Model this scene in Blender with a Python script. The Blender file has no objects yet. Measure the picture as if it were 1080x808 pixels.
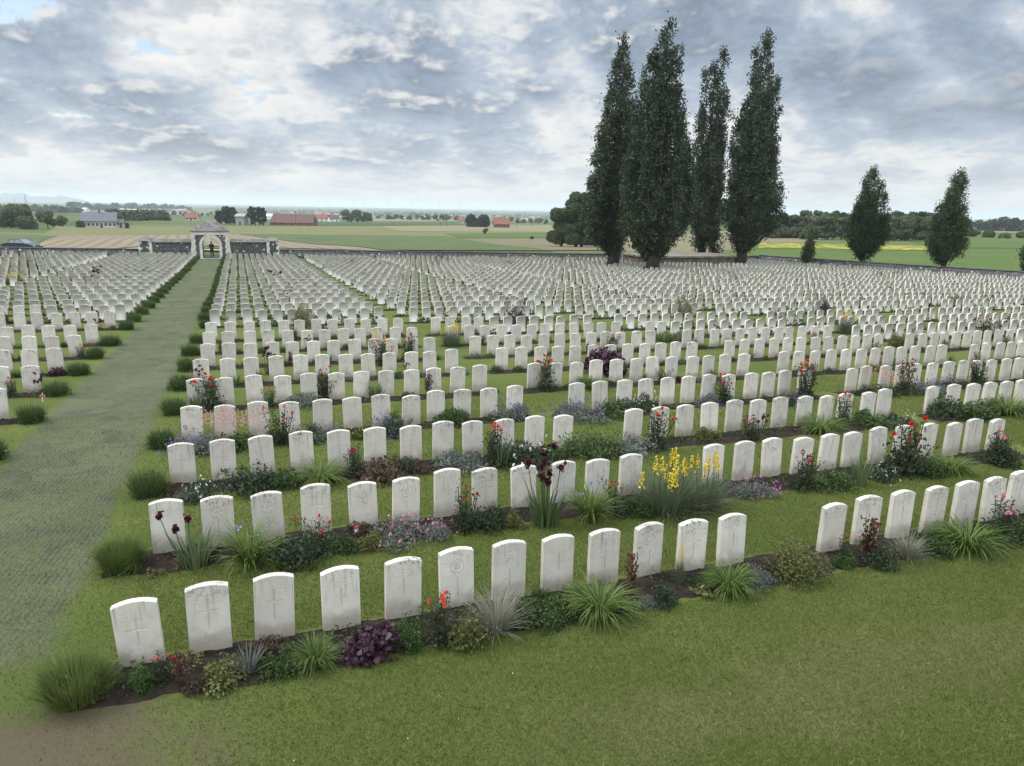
import bpy, bmesh, math, random
import numpy as np
from mathutils import Vector, Matrix

SC = bpy.context.scene
COL = SC.collection
R = math.radians
rng = np.random.default_rng(11)
random.seed(5)
EYE = 4.025

# ---------------------------------------------------------------- camera
FPX, PITCH, ROLL, YAW = 751.735, R(13.8654), R(1.0864), R(20.8866)
cy, sy, cp, sp = math.cos(YAW), math.sin(YAW), math.cos(PITCH), math.sin(PITCH)
FWD = np.array([sy*cp, cy*cp, -sp])
R0 = np.array([cy, -sy, 0.0]); U0 = np.cross(R0, FWD)
RGT = math.cos(ROLL)*R0 + math.sin(ROLL)*U0
UPV = -math.sin(ROLL)*R0 + math.cos(ROLL)*U0
cam_data = bpy.data.cameras.new('camera')
cam = bpy.data.objects.new('camera', cam_data); COL.objects.link(cam)
cam_data.sensor_fit = 'HORIZONTAL'; cam_data.sensor_width = 36.0
cam_data.lens = 36.0*FPX/1080.0
cam_data.clip_start = 0.1; cam_data.clip_end = 60000
cam.matrix_world = Matrix(((RGT[0], UPV[0], -FWD[0], 0), (RGT[1], UPV[1], -FWD[1], 0), (RGT[2], UPV[2], -FWD[2], EYE), (0, 0, 0, 1)))
SC.camera = cam

# ---------------------------------------------------------------- ground heights
def sstep(a, b, x):
    t = np.clip((x-a)/(b-a), 0, 1); return t*t*(3-2*t)
def wall_x(Y):                      # side wall line
    return 80.2 - (np.asarray(Y, float)-53.7)*0.185
def z_cem(X, Y):
    return EYE - 4.0247 - 0.0353*Y - 0.0166*X + 0.1152e-3*np.clip(Y, 0, 95)**2
TD = [0, 100, 200, 330, 450, 700, 1500, 3000, 6000, 15000, 40000]
TL_ = [-4.5, -7.0, -9.6, -12.3, -13.4, -17, -26, -36, -46, -62, -90]
TR_ = [-4.5, -7.2, -7.8, -9.0, -10.5, -13, -20, -32, -44, -62, -90]
def zf(X, Y):
    X = np.asarray(X, float); Y = np.asarray(Y, float)
    D = np.maximum(X*sy + Y*cy, 1.0); L = X*cy - Y*sy; t = L/D
    dist = np.maximum(Y-90.0, np.maximum(X-wall_x(Y)-1.0, -46-X))
    w = sstep(0, 70, dist)
    Yc = np.minimum(Y, 90.0); Xc = np.clip(X, -46, wall_x(Yc)+1)
    zc = z_cem(Xc, Yc)
    k = sstep(0.05, 0.4, t)
    zt = EYE + (1-k)*np.interp(D, TD, TL_) + k*np.interp(D, TD, TR_)
    und = (np.sin(X*0.011+1.3)*np.cos(Y*0.009) * 0.5) * sstep(100, 300, dist)
    dip = 0.9*sstep(1.5, 8, Y-90)*(1-sstep(40, 90, Y-90))*(1-sstep(-22, -9, X))   # the lane lies lower than the wall on the left
    return zc*(1-w) + zt*w + und - dip
def ray(px, py):
    return FWD + RGT*(px-540)/FPX + UPV*(404-py)/FPX
_T = np.concatenate([np.linspace(2, 120, 1200), np.geomspace(120.5, 30000, 2500)])
def at(px, py, h=0.0):              # ground point seen at a pixel of the photograph
    d = ray(px, py)
    P = d[None, :]*_T[:, None]; g = zf(P[:, 0], P[:, 1]) + h - EYE
    i = np.argmax(P[:, 2] < g)
    if P[i, 2] >= g[i]: i = len(_T)-1
    a, b = P[max(i-1, 0)], P[i]; ga, gb = g[max(i-1, 0)], g[i]
    u = (a[2]-ga)/max(1e-9, (a[2]-ga)-(b[2]-gb)); p = a+(b-a)*min(max(u, 0), 1)
    return Vector((p[0], p[1], float(zf(p[0], p[1]))))
def at_d(px, D):                    # ground point in a pixel column, at a depth along the view
    t = (px-540)/FPX*cp
    for _ in range(4):
        X, Y = D*sy + t*D*cy, D*cy - t*D*sy; z = float(zf(X, Y)); q = np.array([X, Y, z-EYE])
        t += (px-(540+FPX*(q@RGT)/(q@FWD)))/FPX*cp
    return Vector((X, Y, z))
def depth(p): return p[0]*sy + p[1]*cy

# ---------------------------------------------------------------- object helpers
def link(name, me, parent=None, loc=None):
    o = bpy.data.objects.new(name, me); COL.objects.link(o)
    if parent is not None: o.parent = parent
    if loc is not None: o.location = loc
    return o
def tag(o, label=None, cat=None, group=None, kind=None):
    if label: o['label'] = label
    if cat: o['category'] = cat
    if group: o['group'] = group
    if kind: o['kind'] = kind
    return o
def empty(name, loc=(0, 0, 0), rz=0.0):
    o = bpy.data.objects.new(name, None); COL.objects.link(o)
    o.location = loc; o.rotation_euler = (0, 0, rz); o.empty_display_size = 0.2
    return o
KIDS = {}
def copy_tree(o):
    c = o.copy(); COL.objects.link(c)
    for ch in KIDS_OF(o):
        d = ch.copy(); COL.objects.link(d); d.parent = c
        for g in KIDS_OF(ch):
            e = g.copy(); COL.objects.link(e); e.parent = d
    return c
def KIDS_OF(o):
    return KIDS.get(o.name, [])
def part(name, me, parent, loc=None):
    o = link(name, me, parent, loc); KIDS.setdefault(parent.name, []).append(o); return o
def np_mesh(name, verts, faces, mats=(), var=None, mi=None, smooth=False):
    """verts (n,3); faces: (m,k) array or list of such arrays"""
    me = bpy.data.meshes.new(name)
    verts = np.asarray(verts, np.float32)
    fl = faces if isinstance(faces, list) else [faces]
    fl = [np.asarray(f, np.int32) for f in fl if len(f)]
    loops = np.concatenate([f.ravel() for f in fl])
    tot = np.concatenate([np.full(len(f), f.shape[1], np.int32) for f in fl])
    st = np.concatenate([[0], np.cumsum(tot)[:-1]]).astype(np.int32)
    me.vertices.add(len(verts)); me.vertices.foreach_set('co', verts.ravel())
    me.loops.add(len(loops)); me.loops.foreach_set('vertex_index', loops)
    me.polygons.add(len(tot)); me.polygons.foreach_set('loop_start', st); me.polygons.foreach_set('loop_total', tot)
    if mi is not None: me.polygons.foreach_set('material_index', np.asarray(mi, np.int32))
    if smooth: me.polygons.foreach_set('use_smooth', np.ones(len(tot), bool))
    me.update(calc_edges=True)
    if var is not None:
        a = me.attributes.new('var', 'FLOAT', 'POINT'); a.data.foreach_set('value', np.asarray(var, np.float32))
    for m in (mats if isinstance(mats, (list, tuple)) else [mats]): me.materials.append(m)
    return me
class MB:
    """collects simple solids, builds ONE mesh"""
    def __init__(s): s.v = []; s.f = []; s.m = []; s.n = 0
    def add(s, V, F, m=0):
        V = [tuple(map(float, v)) for v in V]; s.v += V
        for f in F: s.f.append(tuple(i+s.n for i in f)); s.m.append(m)
        s.n += len(V); return s
    def box(s, x0, x1, y0, y1, z0, z1, m=0):
        V = [(x0, y0, z0), (x1, y0, z0), (x1, y1, z0), (x0, y1, z0), (x0, y0, z1), (x1, y0, z1), (x1, y1, z1), (x0, y1, z1)]
        return s.add(V, [(0, 3, 2, 1), (4, 5, 6, 7), (0, 1, 5, 4), (1, 2, 6, 5), (2, 3, 7, 6), (3, 0, 4, 7)], m)
    def prism(s, poly, y0, y1, m=0, caps=True):       # polygon in x,z extruded along y
        n = len(poly); V = [(p[0], y0, p[1]) for p in poly]+[(p[0], y1, p[1]) for p in poly]
        F = [(i, (i+1) % n, n+(i+1) % n, n+i) for i in range(n)]
        if caps: F += [tuple(range(n-1, -1, -1)), tuple(range(n, 2*n))]
        return s.add(V, F, m)
    def tube(s, pts, rads, seg=6, m=0):
        pts = [np.asarray(p, float) for p in pts]; V = []; F = []
        for i, p in enumerate(pts):
            t = pts[min(i+1, len(pts)-1)]-pts[max(i-1, 0)]; t = t/(np.linalg.norm(t)+1e-9)
            a = np.cross(t, (0.0, 1.0, 0.1)); a = a if np.linalg.norm(a) > 1e-3 else np.cross(t, (1.0, 0, 0)); a /= np.linalg.norm(a); b = np.cross(t, a)
            for k in range(seg):
                an = 2*math.pi*k/seg; V.append(p+rads[i]*(a*math.cos(an)+b*math.sin(an)))
        for i in range(len(pts)-1):
            for k in range(seg):
                F.append((i*seg+k, i*seg+(k+1) % seg, (i+1)*seg+(k+1) % seg, (i+1)*seg+k))
        F += [tuple(range(seg-1, -1, -1)), tuple(range((len(pts)-1)*seg, len(pts)*seg))]
        return s.add(V, F, m)
    def mesh(s, name, mats, smooth=False):
        me = bpy.data.meshes.new(name); me.from_pydata(s.v, [], s.f)
        for m in (mats if isinstance(mats, (list, tuple)) else [mats]): me.materials.append(m)
        me.polygons.foreach_set('material_index', s.m)
        if smooth: me.polygons.foreach_set('use_smooth', [True]*len(s.f))
        me.update(); return me

# ---------------------------------------------------------------- materials
class NT:
    def __init__(s, name):
        s.mat = bpy.data.materials.new(name); s.mat.use_nodes = True
        s.t = s.mat.node_tree; s.t.nodes.clear()
        s.out = s.t.nodes.new('ShaderNodeOutputMaterial')
    def n(s, typ, **kw):
        nd = s.t.nodes.new('ShaderNode'+typ)
        for k, v in kw.items():
            if k.startswith('_'): setattr(nd, k[1:], v)
            else:
                key = k.replace('__', ' ')
                if key in nd.inputs: s.set(nd.inputs[key], v)
        return nd
    def set(s, inp, v):
        if hasattr(v, 'is_output') or isinstance(v, bpy.types.NodeSocket): s.t.links.new(v, inp)
        else: inp.default_value = v
    def math(s, op, a, b=0.0, c=None, clamp=False):
        m = s.t.nodes.new('ShaderNodeMath'); m.operation = op; m.use_clamp = clamp
        s.set(m.inputs[0], a); s.set(m.inputs[1], b)
        if c is not None: s.set(m.inputs[2], c)
        return m.outputs[0]
    def mix(s, f, a, b, mode='MIX'):
        m = s.t.nodes.new('ShaderNodeMix'); m.data_type = 'RGBA'; m.blend_type = mode
        s.set(m.inputs[0], f); s.set(m.inputs[6], a); s.set(m.inputs[7], b); return m.outputs[2]
    def ramp(s, f, stops, interp='LINEAR'):
        r = s.t.nodes.new('ShaderNodeValToRGB'); r.color_ramp.interpolation = interp
        e = r.color_ramp.elements
        while len(e) < len(stops): e.new(0.5)
        for q, (p, c) in zip(e, stops): q.position = p; q.color = c4(c) if not isinstance(c, (int, float)) else (c, c, c, 1)
        s.set(r.inputs[0], f); return r.outputs[0]
    def noise(s, vec, scale, detail=3, rough=0.5, dist=0.0, dim='3D'):
        nd = s.n('TexNoise', Scale=scale, Detail=detail, Roughness=rough, Distortion=dist)
        if vec is not None: s.set(nd.inputs['Vector'], vec)
        return nd.outputs['Fac']
    def step(s, x, a, b):
        m = s.t.nodes.new('ShaderNodeMapRange'); m.interpolation_type = 'SMOOTHSTEP'
        s.set(m.inputs[0], x); m.inputs[1].default_value = a; m.inputs[2].default_value = b
        return m.outputs[0]
    def bump(s, h, strength=0.5, dist=0.02):
        b = s.t.nodes.new('ShaderNodeBump'); b.inputs['Strength'].default_value = strength; b.inputs['Distance'].default_value = dist
        s.set(b.inputs['Height'], h); return b.outputs[0]
    def finish(s, col, rough=0.8, spec=0.3, normal=None, metal=0.0, transl=0.0, tcol=None):
        p = s.n('BsdfPrincipled'); s.set(p.inputs['Base Color'], col if not isinstance(col, tuple) else c4(col))
        s.set(p.inputs['Roughness'], rough); s.set(p.inputs['Specular IOR Level'], spec); s.set(p.inputs['Metallic'], metal)
        if normal is not None: s.set(p.inputs['Normal'], normal)
        o = p.outputs[0]
        if transl > 0:
            tr = s.n('BsdfTranslucent'); s.set(tr.inputs[0], tcol if tcol is not None else col)
            mx = s.n('MixShader'); mx.inputs[0].default_value = transl
            s.t.links.new(o, mx.inputs[1]); s.t.links.new(tr.outputs[0], mx.inputs[2]); o = mx.outputs[0]
        s.t.links.new(o, s.out.inputs[0]); return s.mat
def c4(c): return (c[0], c[1], c[2], 1.0)
def plain(name, col, rough=0.7, spec=0.3, metal=0.0, vary=0.12, scale=6.0, bump=0.0):
    t = NT(name); tc = t.n('TexCoord'); nz = t.noise(tc.outputs['Object'], scale, 5, 0.6)
    a = tuple(x*(1-vary) for x in col); b = tuple(min(1, x*(1+vary)) for x in col)
    c = t.mix(t.step(nz, 0.3, 0.7), c4(a), c4(b))
    return t.finish(c, rough, spec, t.bump(nz, bump, 0.02) if bump else None, metal)
def leafmat(name, dark, light, transl=0.25, rnd=0.35, rough=0.55, spec=0.25):
    """leaf colour runs between two tones by leaf (attribute var) and by plant"""
    t = NT(name); a = t.n('Attribute', _attribute_name='var'); oi = t.n('ObjectInfo')
    f = t.math('ADD', t.math('MULTIPLY', a.outputs['Fac'], 1-rnd), t.math('MULTIPLY', oi.outputs['Random'], rnd), clamp=True)
    return t.finish(t.mix(f, c4(dark), c4(light)), rough, spec, None, 0, transl)
# ---------------------------------------------------------------- sky, sun, render settings
SUN_AZ, SUN_EL = R(-50), R(48)      # azimuth from +Y towards +X, in world space
w = bpy.data.worlds.new('World'); SC.world = w; w.use_nodes = True
class WT(NT):
    def __init__(s, tree):
        s.t = tree; tree.nodes.clear(); s.out = tree.nodes.new('ShaderNodeOutputWorld')
W_ = WT(w.node_tree)
sky = W_.n('TexSky', _sky_type='NISHITA'); sky.sun_disc = False
sky.sun_elevation = SUN_EL; sky.sun_rotation = SUN_AZ; sky.air_density = 1.0; sky.dust_density = 1.5; sky.ozone_density = 1.5
tc = W_.n('TexCoord'); sep = W_.n('SeparateXYZ'); W_.set(sep.inputs[0], tc.outputs['Generated'])
dx, dy, dz = sep.outputs[0], sep.outputs[1], sep.outputs[2]
def lin(a, b):                      # a*dx+b*dy
    return W_.math('ADD', W_.math('MULTIPLY', dx, a), W_.math('MULTIPLY', dy, b))
sx, sf = lin(cy, -sy), lin(sy, cy)   # compass axes of the valley: across it and down it
zc_ = W_.math('MAXIMUM', dz, 0.0)
den = W_.math('ADD', zc_, 0.10)
comb = W_.n('CombineXYZ'); W_.set(comb.inputs[0], W_.math('DIVIDE', sx, den)); W_.set(comb.inputs[1], W_.math('DIVIDE', sf, den))
Pq = comb.outputs[0]
az = W_.math('ARCTAN2', sx, sf); el = W_.math('ARCSINE', dz)
def shift(v, off):
    a = W_.t.nodes.new('ShaderNodeVectorMath'); a.operation = 'ADD'; W_.set(a.inputs[0], v); a.inputs[1].default_value = off; return a.outputs[0]
def vscale(v, sc_):
    a = W_.t.nodes.new('ShaderNodeVectorMath'); a.operation = 'MULTIPLY'; W_.set(a.inputs[0], v); a.inputs[1].default_value = sc_; return a.outputs[0]
def blob(a0, e0, ra, re):           # soft patch of the sky round a compass direction, degrees
    u = W_.math('DIVIDE', W_.math('SUBTRACT', az, R(a0)), R(ra)); v = W_.math('DIVIDE', W_.math('SUBTRACT', el, R(e0)), R(re))
    q = W_.math('ADD', W_.math('MULTIPLY', u, u), W_.math('MULTIPLY', v, v))
    return W_.math('POWER', 2.718, W_.math('MULTIPLY', q, -1.0))
def add(*xs):
    r = xs[0]
    for x in xs[1:]: r = W_.math('ADD', r, x)
    return r
mul = lambda a, b: W_.math('MULTIPLY', a, b)
# angular coordinates for the clouds: flatter towards the horizon
ce = W_.n('CombineXYZ')
elw = W_.math('LOGARITHM', W_.math('ADD', zc_, 0.16), 2.718)
W_.set(ce.inputs[0], mul(az, 5.2)); W_.set(ce.inputs[1], mul(elw, 3.4)); ce.inputs[2].default_value = 3.3
Q = ce.outputs[0]
warp = W_.n('TexNoise', Scale=1.1, Detail=3.0, Roughness=0.6, _noise_dimensions='2D'); W_.set(warp.inputs['Vector'], Q)
wv = W_.t.nodes.new('ShaderNodeVectorMath'); wv.operation = 'MULTIPLY_ADD'
W_.set(wv.inputs[0], warp.outputs['Color']); wv.inputs[1].default_value = (0.24, 0.15, 0); W_.set(wv.inputs[2], Q)
Qw = wv.outputs[0]
def noise2(v, scale, detail, rough):
    nd = W_.n('TexNoise', Scale=scale, Detail=detail, Roughness=rough, _noise_dimensions='2D'); W_.set(nd.inputs['Vector'], v); return nd.outputs['Fac']
def puffs(v, scale):
    vo = W_.n('TexVoronoi', _feature='F1', _voronoi_dimensions='2D', Scale=scale, Detail=2.0, Roughness=0.5, Lacunarity=2.3); vo.normalize = True
    W_.set(vo.inputs['Vector'], v)
    return W_.math('SUBTRACT', 1.0, vo.outputs['Distance'])
def field(v):
    return add(mul(noise2(v, 0.8, 9.0, 0.60), 0.75), mul(puffs(v, 2.2), 0.34), -0.13)
n_big = field(Qw)
n_sh = field(shift(Qw, (-0.04, 0.12, 0)))     # same field seen a little towards the light
n_fine = noise2(Qw, 5.5, 5.0, 0.62)
relief = W_.math('SUBTRACT', n_big, n_sh)
# how thick and dark the cover is, by part of the sky
dark = add(mul(blob(-28, 7.0, 15, 1.7), 0.38), mul(blob(-19, 4.0, 17, 1.1), 0.34), mul(blob(-24, 11.8, 9, 2.6), -0.24), mul(blob(-18, 1.8, 30, 1.1), -0.24), mul(blob(-6, 13.5, 7, 2.6), 0.30), mul(blob(-6, 8.3, 6, 1.3), 0.22),
           mul(blob(22, 11.5, 26, 4.6), 0.26), mul(blob(31, 9.6, 11, 2.4), 0.24), mul(blob(28, 5.6, 11, 1.2), 0.20), mul(blob(26, 1.9, 26, 2.2), -0.20), mul(blob(3, 6.0, 6, 2.0), 0.10))
gapm = add(mul(blob(-35, 11.6, 6.5, 2.2), 0.46), mul(blob(-31, 13.4, 6, 0.9), 0.24), mul(blob(-26.5, 10.6, 3.0, 0.8), 0.10), mul(blob(-18.0, 9.2, 2, 0.6), 0.10), mul(blob(-30, 5.2, 9, 0.6), 0.12))
thick = add(mul(W_.math('SUBTRACT', n_big, 0.47), 3.4), mul(W_.math('SUBTRACT', n_fine, 0.5), 0.40), dark, 0.36)
cover = W_.step(W_.math('SUBTRACT', add(mul(W_.math('SUBTRACT', n_big, 0.47), 2.0), mul(W_.math('SUBTRACT', n_fine, 0.5), 0.8), 0.56), mul(gapm, 1.7)), 0.02, 0.24)
ccol = W_.ramp(thick, [(0.0, (0.93, 0.93, 0.91)), (0.26, (0.76, 0.785, 0.81)), (0.46, (0.49, 0.575, 0.68)), (0.70, (0.345, 0.425, 0.535)), (1.0, (0.25, 0.31, 0.40))])
smooth_ = W_.step(az, R(4), R(20))
lit = mul(W_.step(relief, 0.0, 0.12), W_.math('MULTIPLY_ADD', smooth_, -0.50, 0.78))
ccol = W_.mix(lit, ccol, (0.93, 0.925, 0.90, 1))
dk = W_.math('MULTIPLY', W_.step(W_.math('MULTIPLY', relief, -1.0), 0.0, 0.12), 0.5)
ccol = W_.mix(dk, ccol, (0.30, 0.38, 0.50, 1))
w.cycles.sampling_method = 'MANUAL'; w.cycles.sample_map_resolution = 256
# thin bright veil over the horizon
veil = W_.math('POWER', 2.718, W_.math('MULTIPLY', W_.math('ABSOLUTE', el), -20.0))
ccol = W_.mix(mul(veil, 0.8), ccol, (0.84, 0.855, 0.85, 1))
# added boost: sky behind and overhead, out of view, brightened to light the ground
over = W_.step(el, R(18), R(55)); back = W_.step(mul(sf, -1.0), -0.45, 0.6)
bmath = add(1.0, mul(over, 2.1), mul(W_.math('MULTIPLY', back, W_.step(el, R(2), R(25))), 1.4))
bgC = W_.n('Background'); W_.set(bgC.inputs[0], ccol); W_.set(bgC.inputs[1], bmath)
bgS = W_.n('Background'); W_.set(bgS.inputs[0], sky.outputs[0]); bgS.inputs[1].default_value = 0.15
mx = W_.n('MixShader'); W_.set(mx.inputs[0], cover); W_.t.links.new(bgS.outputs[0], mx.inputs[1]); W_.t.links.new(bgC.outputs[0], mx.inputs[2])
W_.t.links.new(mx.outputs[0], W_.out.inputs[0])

sun_d = bpy.data.lights.new('sun', 'SUN'); sun_d.energy = 2.2; sun_d.angle = R(10); sun_d.color = (1.0, 0.95, 0.87)
sun = bpy.data.objects.new('sun', sun_d); COL.objects.link(sun)
sv = Vector((math.sin(SUN_AZ)*math.cos(SUN_EL), math.cos(SUN_AZ)*math.cos(SUN_EL), math.sin(SUN_EL)))
sun.rotation_euler = (-sv).to_track_quat('-Z', 'Y').to_euler(); sun.location = sv*50

SC.render.engine = 'CYCLES'
SC.cycles.use_denoising = True
SC.cycles.max_bounces = 6; SC.cycles.diffuse_bounces = 3; SC.cycles.transmission_bounces = 3; SC.cycles.transparent_max_bounces = 6
SC.cycles.volume_bounces = 2
SC.view_settings.view_transform = 'Standard'; SC.view_settings.look = 'None'; SC.view_settings.gamma = 1.0
SC.view_settings.exposure = 0.0; SC.view_settings.use_curve_mapping = False
# ---------------------------------------------------------------- materials of the setting
def lawn_col(t, g):
    n0 = t.noise(g, 0.16, 4, 0.6); n1 = t.noise(g, 0.8, 5, 0.65); n2 = t.noise(g, 5.0, 5, 0.7); n3 = t.noise(g, 55.0, 3, 0.75)
    col = t.mix(t.step(n0, 0.35, 0.66), (0.080, 0.108, 0.025, 1), (0.112, 0.134, 0.036, 1))
    col = t.mix(t.math('MULTIPLY', t.step(n1, 0.5, 0.68), 0.55), col, (0.145, 0.155, 0.048, 1))
    col = t.mix(t.math('MULTIPLY', t.step(n2, 0.52, 0.72), 0.5), col, (0.058, 0.090, 0.017, 1))
    col = t.mix(t.math('MULTIPLY', t.step(n3, 0.44, 0.64), 0.40), col, (0.040, 0.060, 0.013, 1))
    return col, n2, n3
def grass_mat(name, worn=None):
    t = NT(name); g = t.n('NewGeometry').outputs['Position']
    col, n2, n3 = lawn_col(t, g)
    if worn: col = worn(t, g, col)
    return t.finish(col, 0.95, 0.1, t.bump(t.math('ADD', n3, t.math('MULTIPLY', n2, 0.6)), 0.7, 0.03))
def lawn_worn(t, g, col):
    s = t.n('SeparateXYZ'); t.set(s.inputs[0], g); x, y = s.outputs[0], s.outputs[1]
    nz = t.noise(g, 1.3, 5, 0.65); nb = t.noise(g, 9.0, 4, 0.7)
    # dry strip of trodden turf in front of the first row
    q = t.math('ADD', t.math('MULTIPLY', t.math('ABSOLUTE', t.math('SUBTRACT', y, 4.35)), -0.75), t.math('MULTIPLY', nz, 1.5))
    dry = t.math('MULTIPLY', t.step(q, 0.15, 0.75), t.step(t.math('ADD', x, t.math('MULTIPLY', nz, 2.0)), 1.6, 4.6))
    col = t.mix(t.math('MULTIPLY', dry, 0.55), col, (0.155, 0.145, 0.065, 1))
    # bare earth where the path begins
    d = t.math('SQRT', t.math('ADD', t.math('POWER', t.math('ADD', x, 2.0), 2.0), t.math('POWER', t.math('MULTIPLY', t.math('SUBTRACT', y, 5.3), 1.35), 2.0)))
    e = t.step(t.math('ADD', t.math('MULTIPLY', d, -0.68), t.math('ADD', t.math('MULTIPLY', nz, 1.3), t.math('MULTIPLY', nb, 0.9))), -0.25, 0.55)
    return t.mix(t.math('MULTIPLY', e, 0.85), col, (0.105, 0.079, 0.057, 1))
M_LAWN = grass_mat('lawn_turf', lawn_worn)
def path_mat():
    t = NT('reinforced_turf'); g = t.n('NewGeometry').outputs['Position']; at_ = t.n('Attribute', _attribute_name='var')
    s = t.n('SeparateXYZ'); t.set(s.inputs[0], g)
    n1 = t.noise(g, 0.6, 5, 0.65); n2 = t.noise(g, 7, 5, 0.7); n3 = t.noise(g, 38, 4, 0.75)
    u = t.math('ADD', t.math('MULTIPLY', s.outputs[0], 0.985), t.math('MULTIPLY', s.outputs[1], -0.10))
    v = t.math('ADD', t.math('MULTIPLY', s.outputs[0], 0.10), t.math('MULTIPLY', s.outputs[1], 0.985))
    w1 = t.math('SINE', t.math('ADD', t.math('MULTIPLY', u, 92.0), t.math('MULTIPLY', n2, 9.0)))
    w2 = t.math('SINE', t.math('ADD', t.math('MULTIPLY', v, 62.0), t.math('MULTIPLY', n2, 12.0)))
    col = t.mix(t.step(n1, 0.35, 0.68), (0.076, 0.089, 0.044, 1), (0.108, 0.115, 0.063, 1))
    col = t.mix(t.math('MULTIPLY', t.step(n2, 0.5, 0.78), 0.5), col, (0.135, 0.132, 0.080, 1))
    col = t.mix(t.math('MULTIPLY', t.step(n3, 0.48, 0.66), 0.55), col, (0.205, 0.20, 0.125, 1))
    bare = t.step(t.noise(g, 1.1, 6, 0.75, 0.8), 0.47, 0.64)
    col = t.mix(t.math('MULTIPLY', bare, 0.45), col, (0.064, 0.076, 0.054, 1))
    lines = t.math('MULTIPLY', t.step(w1, 0.0, 0.9), t.math('ADD', 0.22, t.math('MULTIPLY', bare, 0.50)))
    col = t.mix(lines, col, (0.032, 0.042, 0.038, 1))
    col = t.mix(t.math('MULTIPLY', t.step(w2, 0.3, 0.9), t.math('ADD', 0.05, t.math('MULTIPLY', bare, 0.22))), col, (0.052, 0.062, 0.046, 1))
    q = t.math('ADD', t.math('MULTIPLY', s.outputs[1], -0.55), t.math('MULTIPLY', n1, 4.0))
    col = t.mix(t.math('MULTIPLY', t.step(q, -2.0, -0.8), 0.55), col, (0.13, 0.118, 0.062, 1))
    # ragged margin where the mown lawn takes over
    ln, l2, l3 = lawn_col(t, g)
    m = t.step(t.math('ADD', at_.outputs['Fac'], t.math('MULTIPLY', t.math('SUBTRACT', t.math('ADD', n2, t.math('MULTIPLY', n1, 0.6)), 0.8), 0.55)), -0.02, 0.20)
    m = t.math('MULTIPLY', m, t.step(t.math('ADD', s.outputs[1], t.math('MULTIPLY', n1, 2.0)), 7.3, 8.4))
    col = lawn_worn(t, g, t.mix(m, ln, col))
    return t.finish(col, 0.95, 0.1, t.bump(t.math('ADD', t.math('MULTIPLY', t.math('MULTIPLY', w1, bare), t.math('MULTIPLY', m, 0.22)), t.math('ADD', n3, n2)), 0.7, 0.03))
M_PATH = path_mat()
def soil_mat():
    t = NT('bed_soil'); g = t.n('NewGeometry').outputs['Position']
    n1 = t.noise(g, 7, 6, 0.7); n2 = t.noise(g, 40, 4, 0.7)
    c = t.mix(t.step(n1, 0.3, 0.7), (0.022, 0.016, 0.013, 1), (0.055, 0.042, 0.033, 1))
    c = t.mix(t.math('MULTIPLY', t.step(n2, 0.6, 0.75), 0.5), c, (0.085, 0.068, 0.052, 1))
    return t.finish(c, 0.95, 0.1, t.bump(t.math('ADD', n1, n2), 1.0, 0.04))
M_SOIL = soil_mat()
def land_mat():
    t = NT('farmland'); g = t.n('NewGeometry').outputs['Position']
    m = t.n('Mapping'); t.set(m.inputs[0], g); m.inputs['Rotation'].default_value = (0, 0, 0.5); m.inputs['Scale'].default_value = (1/260, 1/120, 0)
    v = t.n('TexVoronoi', _feature='F1', _distance='MANHATTAN', Scale=1.0, Randomness=0.8); t.set(v.inputs['Vector'], m.outputs[0])
    s = t.n('SeparateColor'); t.set(s.inputs[0], v.outputs['Color'])
    c = t.ramp(s.outputs[0], [(0.0, (0.075, 0.105, 0.035)), (0.22, (0.105, 0.125, 0.045)), (0.45, (0.15, 0.145, 0.075)), (0.62, (0.05, 0.085, 0.03)), (0.78, (0.19, 0.165, 0.10)), (0.9, (0.085, 0.115, 0.04))], 'CONSTANT')
    n = t.noise(g, 0.05, 5, 0.6); n2 = t.noise(g, 0.8, 4, 0.7)
    c = t.mix(t.math('MULTIPLY', t.step(n, 0.4, 0.7), 0.35), c, (0.06, 0.085, 0.03, 1))
    c = t.mix(t.math('MULTIPLY', n2, 0.25), c, (0.05, 0.07, 0.025, 1))
    return t.finish(c, 0.95, 0.1)
M_LAND = land_mat()
def field_mat(name, a, b, rows=None, ang=0.0, rowcol=None, spots=None, fine=1.2):
    t = NT(name); g = t.n('NewGeometry').outputs['Position']
    n1 = t.noise(g, 0.07, 5, 0.6); n2 = t.noise(g, fine, 5, 0.7)
    c = t.mix(t.step(t.math('ADD', t.math('MULTIPLY', n1, 0.6), t.math('MULTIPLY', n2, 0.4)), 0.35, 0.65), c4(a), c4(b))
    if rows:
        s = t.n('SeparateXYZ'); t.set(s.inputs[0], g)
        u = t.math('ADD', t.math('MULTIPLY', s.outputs[0], math.cos(ang)), t.math('MULTIPLY', s.outputs[1], math.sin(ang)))
        wv = t.math('SINE', t.math('ADD', t.math('MULTIPLY', u, 2*math.pi/rows), t.math('MULTIPLY', n2, 1.0)))
        c = t.mix(t.math('MULTIPLY', t.step(wv, 0.0, 0.9), 0.75), c, c4(rowcol))
    if spots: c = t.mix(t.step(t.noise(g, 0.35, 6, 0.75), spots[1], spots[1]+0.1), c, c4(spots[0]))
    return t.finish(c, 0.95, 0.1, t.bump(n2, 0.5, 0.1))

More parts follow.
